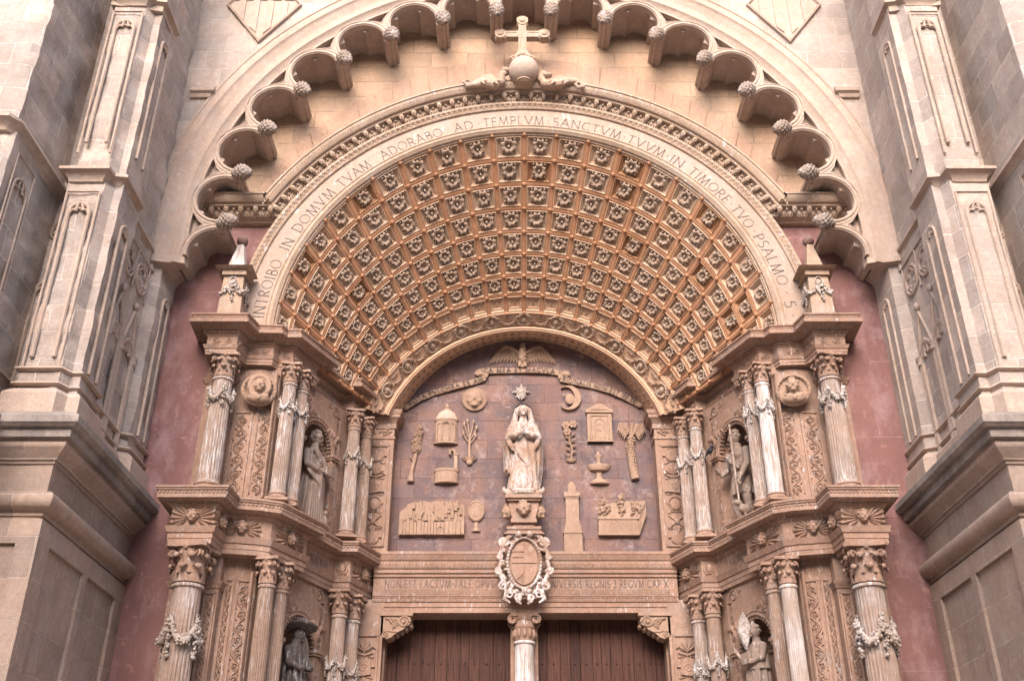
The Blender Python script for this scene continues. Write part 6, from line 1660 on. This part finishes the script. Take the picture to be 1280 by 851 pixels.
b = MB(); b.lathe([(.05, .24), (.17, .27), (.215, .33), (.22, .37), (.20, .385), (.05, .38)], 40, T=T, fl=lambda a, z: 1 + (.03 * math.cos(a * 16) if z < .36 else 0)); b.build('bowl', M['relief'], e, smooth=35, local=True)
b = MB(); b.lathe([(.045, .38), (.03, .45), (.04, .52), (.08, .56), (.085, .585), (.03, .59), (.02, .65), (.0, .68)], 20, T=T); b.build('cup', M['relief'], e, smooth=35, local=True)
e = emblem('well', 'round well basin with an upright hooked spout', 'relief', -1.455, 8.45)
b = MB(); b.lathe([(.23, 0), (.235, .03), (.22, .04), (.22, .22), (.235, .23), (.24, .28), (.21, .285), (.20, .25), (.05, .25)], 32, T=T); b.build('basin', M['relief'], e, smooth=35, local=True)
b = MB(); b.box(.135, .20, -.06, .02, .25, .60); b.box(.125, .21, -.07, .02, .56, .59); b.tube([(.15, -.05, .60), (.12, -.06, .66), (.06, -.065, .65), (.05, -.065, .58), (.085, -.065, .57)], [.03, .03, .028, .025, .02], 8); b.build('spout', M['relief'], e, smooth=35, local=True)
e = emblem('town_panel', 'wide carved panel of a walled town crowded with houses', 'relief', -1.69, 7.44)
b = MB(); top = [(-.60, .45), (-.48, .55), (-.46, .60), (-.36, .64), (-.20, .64), (-.16, .67), (-.05, .64), (.08, .68), (.10, .66), (.30, .66), (.42, .64), (.44, .60), (.58, .60), (.59, .5)]
b.prism_y([(-.60, .0), (.59, .0)] + top[::-1], -.045, .02); b.build('slab', M['relief'], e, local=True)
rr = random.Random(12)
b = MB(); x = -.585
while x < .55:
    w = rr.uniform(.05, .09); b.box(x, x + w - .006, -.10 - rr.uniform(0, .015), -.02, .01, rr.uniform(.24, .29))
    for q in (0, .5): b.box(x + q * w, x + q * w + .018, -.105, -.02, .27, .31)
    x += w
b.tube([(.16 + .05 * math.cos(PI * k / 8), -.115, .10 + .06 * math.sin(PI * k / 8)) for k in range(9)], .012, 5); b.box(.11, .122, -.12, -.09, .01, .10); b.box(.198, .21, -.12, -.09, .01, .10); b.build('town_wall', M['relief'], e, local=True)
for k in range(34):
    x = rr.uniform(-.54, .50); z = rr.uniform(.26, .52); w = rr.uniform(.04, .075); h = rr.uniform(.08, .17)
    h = min(h, .64 - z if abs(x) < .45 else .56 - z); y = -.072 - .028 * rr.random()
    b = MB(); b.box(x, x + w, y, -.02, z, z + h)
    if k % 3: b.prism_y([(x - .006, z + h), (x + w + .006, z + h), (x + w / 2, z + h + .03)], y - .004, -.02)
    else:
        for q in range(3): b.box(x + q * w / 3, x + q * w / 3 + w / 5, y, -.02, z + h, z + h + .02)
    b.box(x + w * .3, x + w * .6, y - .004, y + .01, z + h * .5, z + h * .75); b.build('house', M['relief'], e, local=True)
e = emblem('mirror', 'oval hand mirror on a short stem and foot', 'relief', -.885, 7.53)
b = MB(); T = Matrix.Rotation(R(90), 4, 'X'); b.lathe([(.15, -.02), (.155, .05), (.135, .065), (.125, .05), (0, .052)], 36, T=TR(0, 0, .385) @ Matrix.Diagonal((1, 1, 1.28, 1)) @ T); b.tube([(.085 * math.cos(q * .3927), -.052, .385 + .11 * math.sin(q * .3927)) for q in range(17)], .006, 4); b.build('glass', M['relief'], e, smooth=35, local=True)
b = MB(); b.lathe([(.09, 0), (.095, .02), (.04, .04), (.03, .10), (.045, .15), (.035, .20)], 16, T=Matrix.Diagonal((1, .6, 1, 1))); b.build('foot', M['relief'], e, smooth=35, local=True)
e = emblem('tower', 'tall battlemented tower with sloping base and a small turret', 'relief', .875, 7.025)
b = MB(); b.box(-.165, .165, -.10, .02, 0, .45); b.build('plinth', M['relief'], e, local=True)
b = MB(); b.prism_y([(-.165, .47), (.165, .47), (.125, .67), (-.125, .67)], -.095, .02); b.box(-.18, .18, -.115, .02, .45, .475); b.build('talus', M['relief'], e, local=True)
b = MB(); b.box(-.12, .12, -.09, .02, .68, 1.14); b.box(-.13, .13, -.10, .02, .665, .685)
for z in (.8, .98): b.box(-.02, .02, -.095, -.08, z, z + .07)
b.build('shaft', M['relief'], e, local=True)
b = MB(); b.box(-.145, .145, -.115, .02, 1.16, 1.22)
for k in range(8): b.box(-.14 + .036 * k, -.122 + .036 * k, -.12, .02, 1.12, 1.165); b.box(-.142 + .036 * k, -.12 + .036 * k, -.115, .02, 1.22, 1.25)
b.build('battlements', M['relief'], e, local=True)
b = MB(); b.box(-.075, .075, -.08, .02, 1.22, 1.37); b.lathe([(.075, 1.37), (.07, 1.41), (.04, 1.45), (0, 1.46)], 16); b.build('turret', M['relief'], e, smooth=35, local=True)
e = emblem('garden_panel', 'walled garden panel with lattice wall and three leafy trees', 'relief', 1.79, 7.44)
b = MB(); b.prism_y([(-.45, 0), (.28, 0), (.44, .40), (.44, .66), (-.05, .66), (-.44, .55)], -.055, .02); b.build('slab', M['relief'], e, local=True)
b = MB(); b.box(-.455, .29, -.11, -.03, 0, .04); b.box(-.455, .285, -.10, -.03, .30, .325); b.box(-.44, .27, -.08, -.03, .03, .31)
for k in range(12):
    for q in (-1, 1):
        x = -.42 + .056 * k
        z0, z1 = (.05, .29) if q > 0 else (.29, .05); x1 = min(x + .16, .265); b.tube([(x, -.083, z0), (x1, -.083, z0 + (z1 - z0) * (x1 - x) / .16)], .005, 4)
for x in (-.09, .02): b.box(x, x + .02, -.095, -.06, .03, .31)
b.tube([(.285, -.08, .31), (.43, -.08, .64)], .015, 5); b.tube([(.28, -.09, .01), (.43, -.09, .40)], .012, 5)
for k in range(6): b.tube([(.30 + .022 * k, -.06, .08 + .055 * k), (.30 + .022 * k, -.06, .32 + .05 * k)], .006, 4)
b.build('lattice_wall', M['relief'], e, local=True)
for (x, z, n, sp, h) in ((-.33, .34, 34, .12, .26), (-.03, .36, 30, .075, .36), (.26, .36, 30, .10, .22)):
    tr_ = MB(); rr = random.Random(int(100 + x * 50)); tr_.tube([(x, -.06, z - .06), (x, -.07, z + h * .6)], .014, 6)
    for k in range(n): u = rr.random(); leaf(tr_, x + rr.uniform(-sp, sp) * (1 - .5 * u), z + .06 + h * u, .07, .045, rr.uniform(0, 6.28), -.06 - rr.uniform(0, .05), .025)
    for k in range(5): tr_.sphere((x + rr.uniform(-sp, sp) * .6, -.075, z + .08 + h * .8 * rr.random()), .045, 7, 5)
    tr_.build('tree', M['relief'], e, smooth=40, local=True)
e = emblem('eagle', 'eagle with raised head and half spread wings over the ribbon', 'relief', -.025, 10.845)
b = MB(); b.sphere((0, -.12, .26), (.085, .09, .17), 12, 9); b.sphere((.0, -.15, .46), (.055, .06, .065), 10, 8); b.tube([(0, -.13, .36), (0, -.15, .46)], [.07, .05], 9); b.tube([(0, -.17, .48), (.05, -.21, .475), (.07, -.21, .45)], [.03, .02, .006], 7)
for q in (-1, 1): b.tube([(q * .05, -.11, .14), (q * .06, -.13, .0)], [.04, .03], 8); b.tube([(q * .03, -.10, .12), (q * .03, -.10, .0)], [.03, .03], 8)
for k in range(26): a = random.Random(k).uniform(-1, 1); b.sphere((.075 * a, -.12 - .085 * math.sqrt(1 - a * a), .14 + .012 * k), .018, 6, 4)
put('body', sculpt(b, 'body', M['relief'], .011, 1), e)
for q in (-1, 1):
    w = MB(); w.tube([(q * .06, -.08, .32), (q * .20, -.09, .42), (q * .34, -.09, .46), (q * .42, -.08, .42)], [.05, .05, .045, .03], 8)
    for row, (L0, n) in enumerate(((.42, 9), (.24, 8), (.13, 8))):
        for k in range(n):
            u = k / (n - 1); x0, z0 = .10 + .34 * u, .36 + .09 * math.sin(u * 2.4); a = -PI / 2 + .15 + .55 * u - .1
            L = L0 * (.62 + .38 * u); T = Matrix() if q > 0 else MX
            leaf(w, x0, z0, L, .07, a, -.035 - .02 * row, .03, T)
    put('wing', sculpt(w, 'wing', M['relief'], .009, 0) if False else w.mesh('wing', M['relief'], 40), e)
e = emblem('star', 'eight pointed star above the head of the praying statue', 'relief', -.05, 10.33)
b = MB()
for k in range(8):
    a = 2 * PI * k / 8 + PI / 2; L = .19 if k % 2 == 0 else .155
    b.tube([(0, -.06, 0), (L * .35 * math.cos(a), -.065, L * .35 * math.sin(a)), (L * math.cos(a), -.04, L * math.sin(a))], [.03, .042, .003], 4)
b.sphere((0, -.075, 0), (.05, .05, .05), 8, 6)
b.tube([(.02, -.05, -.04), (.05, -.06, -.13), (.0, -.06, -.17)], [.03, .025, .01], 7); b.tube([(-.02, -.05, -.04), (-.06, -.06, -.12), (-.03, -.06, -.16)], [.03, .025, .01], 7)
b.build('points', M['garland'], e, local=True)
e = emblem('ribbon', 'curling stone ribbon carved with latin words under the arch', 'ribbon', 0, 10.4)
def ribbon(pts, w=.118):
    b = MB(); rows = []
    P = [Vector(p) for p in pts]
    fine = []
    for i in range(len(P) - 1):
        for k in range(4): fine.append(P[i].lerp(P[i + 1], k / 4))
    fine.append(P[-1])
    for i, p in enumerate(fine):
        d = (fine[min(i + 1, len(fine) - 1)] - fine[max(i - 1, 0)]).normalized(); q = Vector((-d.y, d.x)) * w / 2
        y = -.075 - .015 * math.sin(i * .55)
        rows.append([(p.x + q.x, y, p.y + q.y - 10.4), (p.x - q.x, y, p.y - q.y - 10.4), (p.x - q.x, y + .03, p.y - q.y - 10.4), (p.x + q.x, y + .03, p.y + q.y - 10.4)])
    b.grid(rows, False, True); b.add(rows[0], [(0, 1, 2, 3)]); b.add(rows[-1], [(3, 2, 1, 0)])
    for i in (0, len(fine) // 2, len(fine) - 1): b.box(fine[i].x - .03, fine[i].x + .03, -.06, .02, fine[i].y - 10.43, fine[i].y - 10.37)
    return b
RL = [(-2.27, 10.01), (-2.025, 10.178), (-1.757, 10.315), (-1.458, 10.405), (-1.186, 10.485), (-.939, 10.56), (-.76, 10.63)]
RM = [(-.93, 10.733), (-.80, 10.777), (-.40, 10.795), (.026, 10.80), (.40, 10.788), (.683, 10.752), (.88, 10.712)]
RR = [(.72, 10.612), (.98, 10.535), (1.31, 10.475), (1.635, 10.37), (1.956, 10.22), (2.23, 10.06)]
for rp in (RL, RM, RR): ribbon(rp).build('band', M['relief'], e, smooth=40, local=True)
b = MB()
for pts in (((-.76, 10.63), (-.72, 10.70), (-.82, 10.72), (-.93, 10.70)), ((.72, 10.61), (.70, 10.69), (.80, 10.72), (.88, 10.70))):
    b.tube([(x, -.06, z - 10.4) for x, z in pts], .045, 8)
for x, z in ((-2.28, 9.99), (2.24, 10.04)): b.sphere((x, -.07, z - 10.4), (.07, .035, .055), 10, 7)
b.build('curl', M['relief'], e, smooth=True, local=True)
tx = MB()
def on_path(s, pts, h, u0=.03, u1=.97):
    P = [Vector(p) for p in pts]; Ls = [0]
    for a, b_ in zip(P, P[1:]): Ls.append(Ls[-1] + (b_ - a).length)
    tot = Ls[-1]; tw = text_width(s, h, .22); k = tot * (u1 - u0) / tw; x = u0 * tot
    for ch in s:
        gw = GL[ch][0] * h * k; c = x + gw / 2
        for i in range(len(P) - 1):
            if c <= Ls[i + 1] or i == len(P) - 2:
                d = (P[i + 1] - P[i]).normalized(); p = P[i] + d * (c - Ls[i]); break
        T = TR(p.x, -.094, p.y - 10.4, 0, -math.atan2(d.y, d.x), 0) @ Matrix.Diagonal((min(k, 1.3), 1, 1, 1)) @ Matrix.Translation((-GL[ch][0] * h / 2, 0, -h / 2))
        glyph(tx, ch, h, T, .10, .012); x += gw + .22 * h * k
on_path('TOTA PVLCHRA ES AM', RL, .088, .04, .97); on_path('ICA MEA ET MACVLA O', RM, .088, .06, .94); on_path('RIGINALIS NON EST IN TE', RR, .088, .03, .95)
tx.build('inscription', M['ink'], e, local=True)

# ------------------------------------------------------------------ cross, globe, dragons on top of the archivolt
gz = 15.34
t = thing('stone_globe', 'large plain stone globe at the crown of the archivolt', 'globe', (-.01, -3.52, gz - .29))
b = MB(); b.sphere((0, 0, .29), .29, 32, 22); b.build('ball', M['goth_plain'], t, smooth=True, local=True)
b = MB(); b.lathe([(.10, -.04), (.16, .0), (.14, .05)], 20); b.build('foot', M['arch'], t, smooth=40, local=True)
t = thing('stone_cross', 'carved stone cross with trefoil ends standing on the globe', 'cross', (-.03, -3.52, gz + .29))
b = MB(); b.box(-.075, .075, -.07, .07, .0, .90); b.box(-.36, .36, -.068, .068, .54, .69)
for cx, cz in ((0, .96), (-.42, .615), (.42, .615), (0, .10)):
    b.prism_y([(cx + .115 * math.cos(a), cz + .115 * math.sin(a)) for a in [PI / 8 + PI / 4 * k for k in range(8)]], -.085, .085)
    for a in (PI / 4, 3 * PI / 4, 5 * PI / 4, 7 * PI / 4): b.sphere((cx + .115 * math.cos(a), 0, cz + .115 * math.sin(a)), (.04, .08, .04), 8, 6)
    b.sphere((cx, -.085, cz), (.06, .03, .06), 9, 6)
frame_rect(b, -.04, .04, .2, .52, TR(0, -.07, 0), .01); frame_rect(b, -.04, .04, .71, .86, TR(0, -.07, 0), .01); frame_rect(b, -.32, -.1, .58, .65, TR(0, -.07, 0), .01); frame_rect(b, .1, .32, .58, .65, TR(0, -.07, 0), .01)
b.build('cross_body', M['arch'], t, smooth=35, local=True)
b = MB()
for k in range(4):
    a = PI / 2 * k + PI / 4; b.tube([(.05 * math.cos(a), .05 * math.sin(a), .06), (.15 * math.cos(a), .15 * math.sin(a), .03), (.20 * math.cos(a), .20 * math.sin(a), -.06), (.16 * math.cos(a), .16 * math.sin(a), -.10)], [.04, .04, .035, .02], 7)
for q in (-1, 1): b.tube([(q * x, -.02, z) for x, z in spiral(.16, .02, .07, 1.3, 0, 1, 14)], .02, 6)
b.build('leaf_foot', M['arch'], t, smooth=True, local=True)
for sx in (-1, 1):
    t = thing('dragon', 'stone dragon with a coiled tail, %s' % ('wings raised, biting towards the globe from its left' if sx < 0 else 'bowed neck and open tail ring, right of the globe'), 'dragon', (.55 * sx, -3.50, 14.98))
    b = MB(); X = lambda pts: [(sx * x, y, z) for x, y, z in pts]
    if sx < 0:
        limb(b, X([(-.22, .0, .34), (-.13, -.05, .26), (-.12, 0, .12), (.0, 0, .05), (.20, 0, .09), (.36, 0, .05), (.52, 0, .02), (.58, -.04, .08), (.50, -.06, .12), (.44, -.05, .06)]), [.05, .07, .085, .10, .09, .07, .05, .035, .028, .02], 9)
        for k in range(5): limb(b, X([(-.02, .02, .18), (.08 + .05 * k, .0, .30 - .03 * k), (.24 + .06 * k, -.02, .24 - .045 * k)]), [.04, .028, .012], 7)
        b.sphere(X([(-.20, -.06, .36)])[0], (.08, .06, .055), 9, 7)
    else:
        limb(b, X([(-.12, -.06, .22), (-.19, -.03, .30), (-.24, 0, .20), (-.16, 0, .07), (.0, 0, .05), (.14, 0, .08), (.24, 0, .13), (.40, 0, .14), (.52, 0, .08), (.55, -.02, -.02), (.46, -.04, -.05), (.40, -.04, .02), (.45, -.05, .06)]), [.05, .06, .075, .09, .10, .09, .075, .06, .05, .045, .035, .028, .02], 9)
        for k in range(4): limb(b, X([(-.02, .02, .16), (.10 + .06 * k, .0, .25 - .02 * k), (.24 + .06 * k, -.02, .19 - .03 * k)]), [.04, .028, .012], 7)
        b.sphere(X([(-.10, -.09, .20)])[0], (.085, .07, .05), 9, 7)
    for x in (-.06, .18): limb(b, X([(x, -.07, .08), (x + .06, -.11, .02), (x + .01, -.13, -.04)]), [.045, .035, .025], 7)
    for q in (-1, 1): b.tube(X([(-.17, -.05 + q * .03, .38 if sx < 0 else .27), (-.12, -.05 + q * .05, .44 if sx < 0 else .32)]), [.018, .006], 6)
    o = put('body', sculpt(b, 'body', M['arch'], .011, 1), t)

# a pigeon resting in the right niche
p = AX(NS + .40, .02); x, y = D(p)
t = thing('pigeon', 'dark pigeon perched by the bare chested statue, on the niche edge', 'bird', (-x, y, 8.38), .35, None, .75)
b = MB(); b.sphere((0, 0, .10), (.06, .12, .065), 12, 9); b.sphere((0, -.11, .17), (.035, .04, .038), 9, 7); b.tube([(0, -.07, .12), (0, -.11, .17)], [.045, .03], 8); b.tube([(0, -.14, .168), (0, -.175, .16)], [.010, .003], 6)
b.tube([(0, .09, .09), (0, .22, .05)], [.045, .03], 8, flat=.4)
put('body', sculpt(b, 'body', M['feather'], .008, 1), t)
b = MB()
for q in (-1, 1): b.tube([(q * .02, 0, .05), (q * .02, -.005, .0)], .006, 5)
b.build('legs', M['iron'], t, local=True)
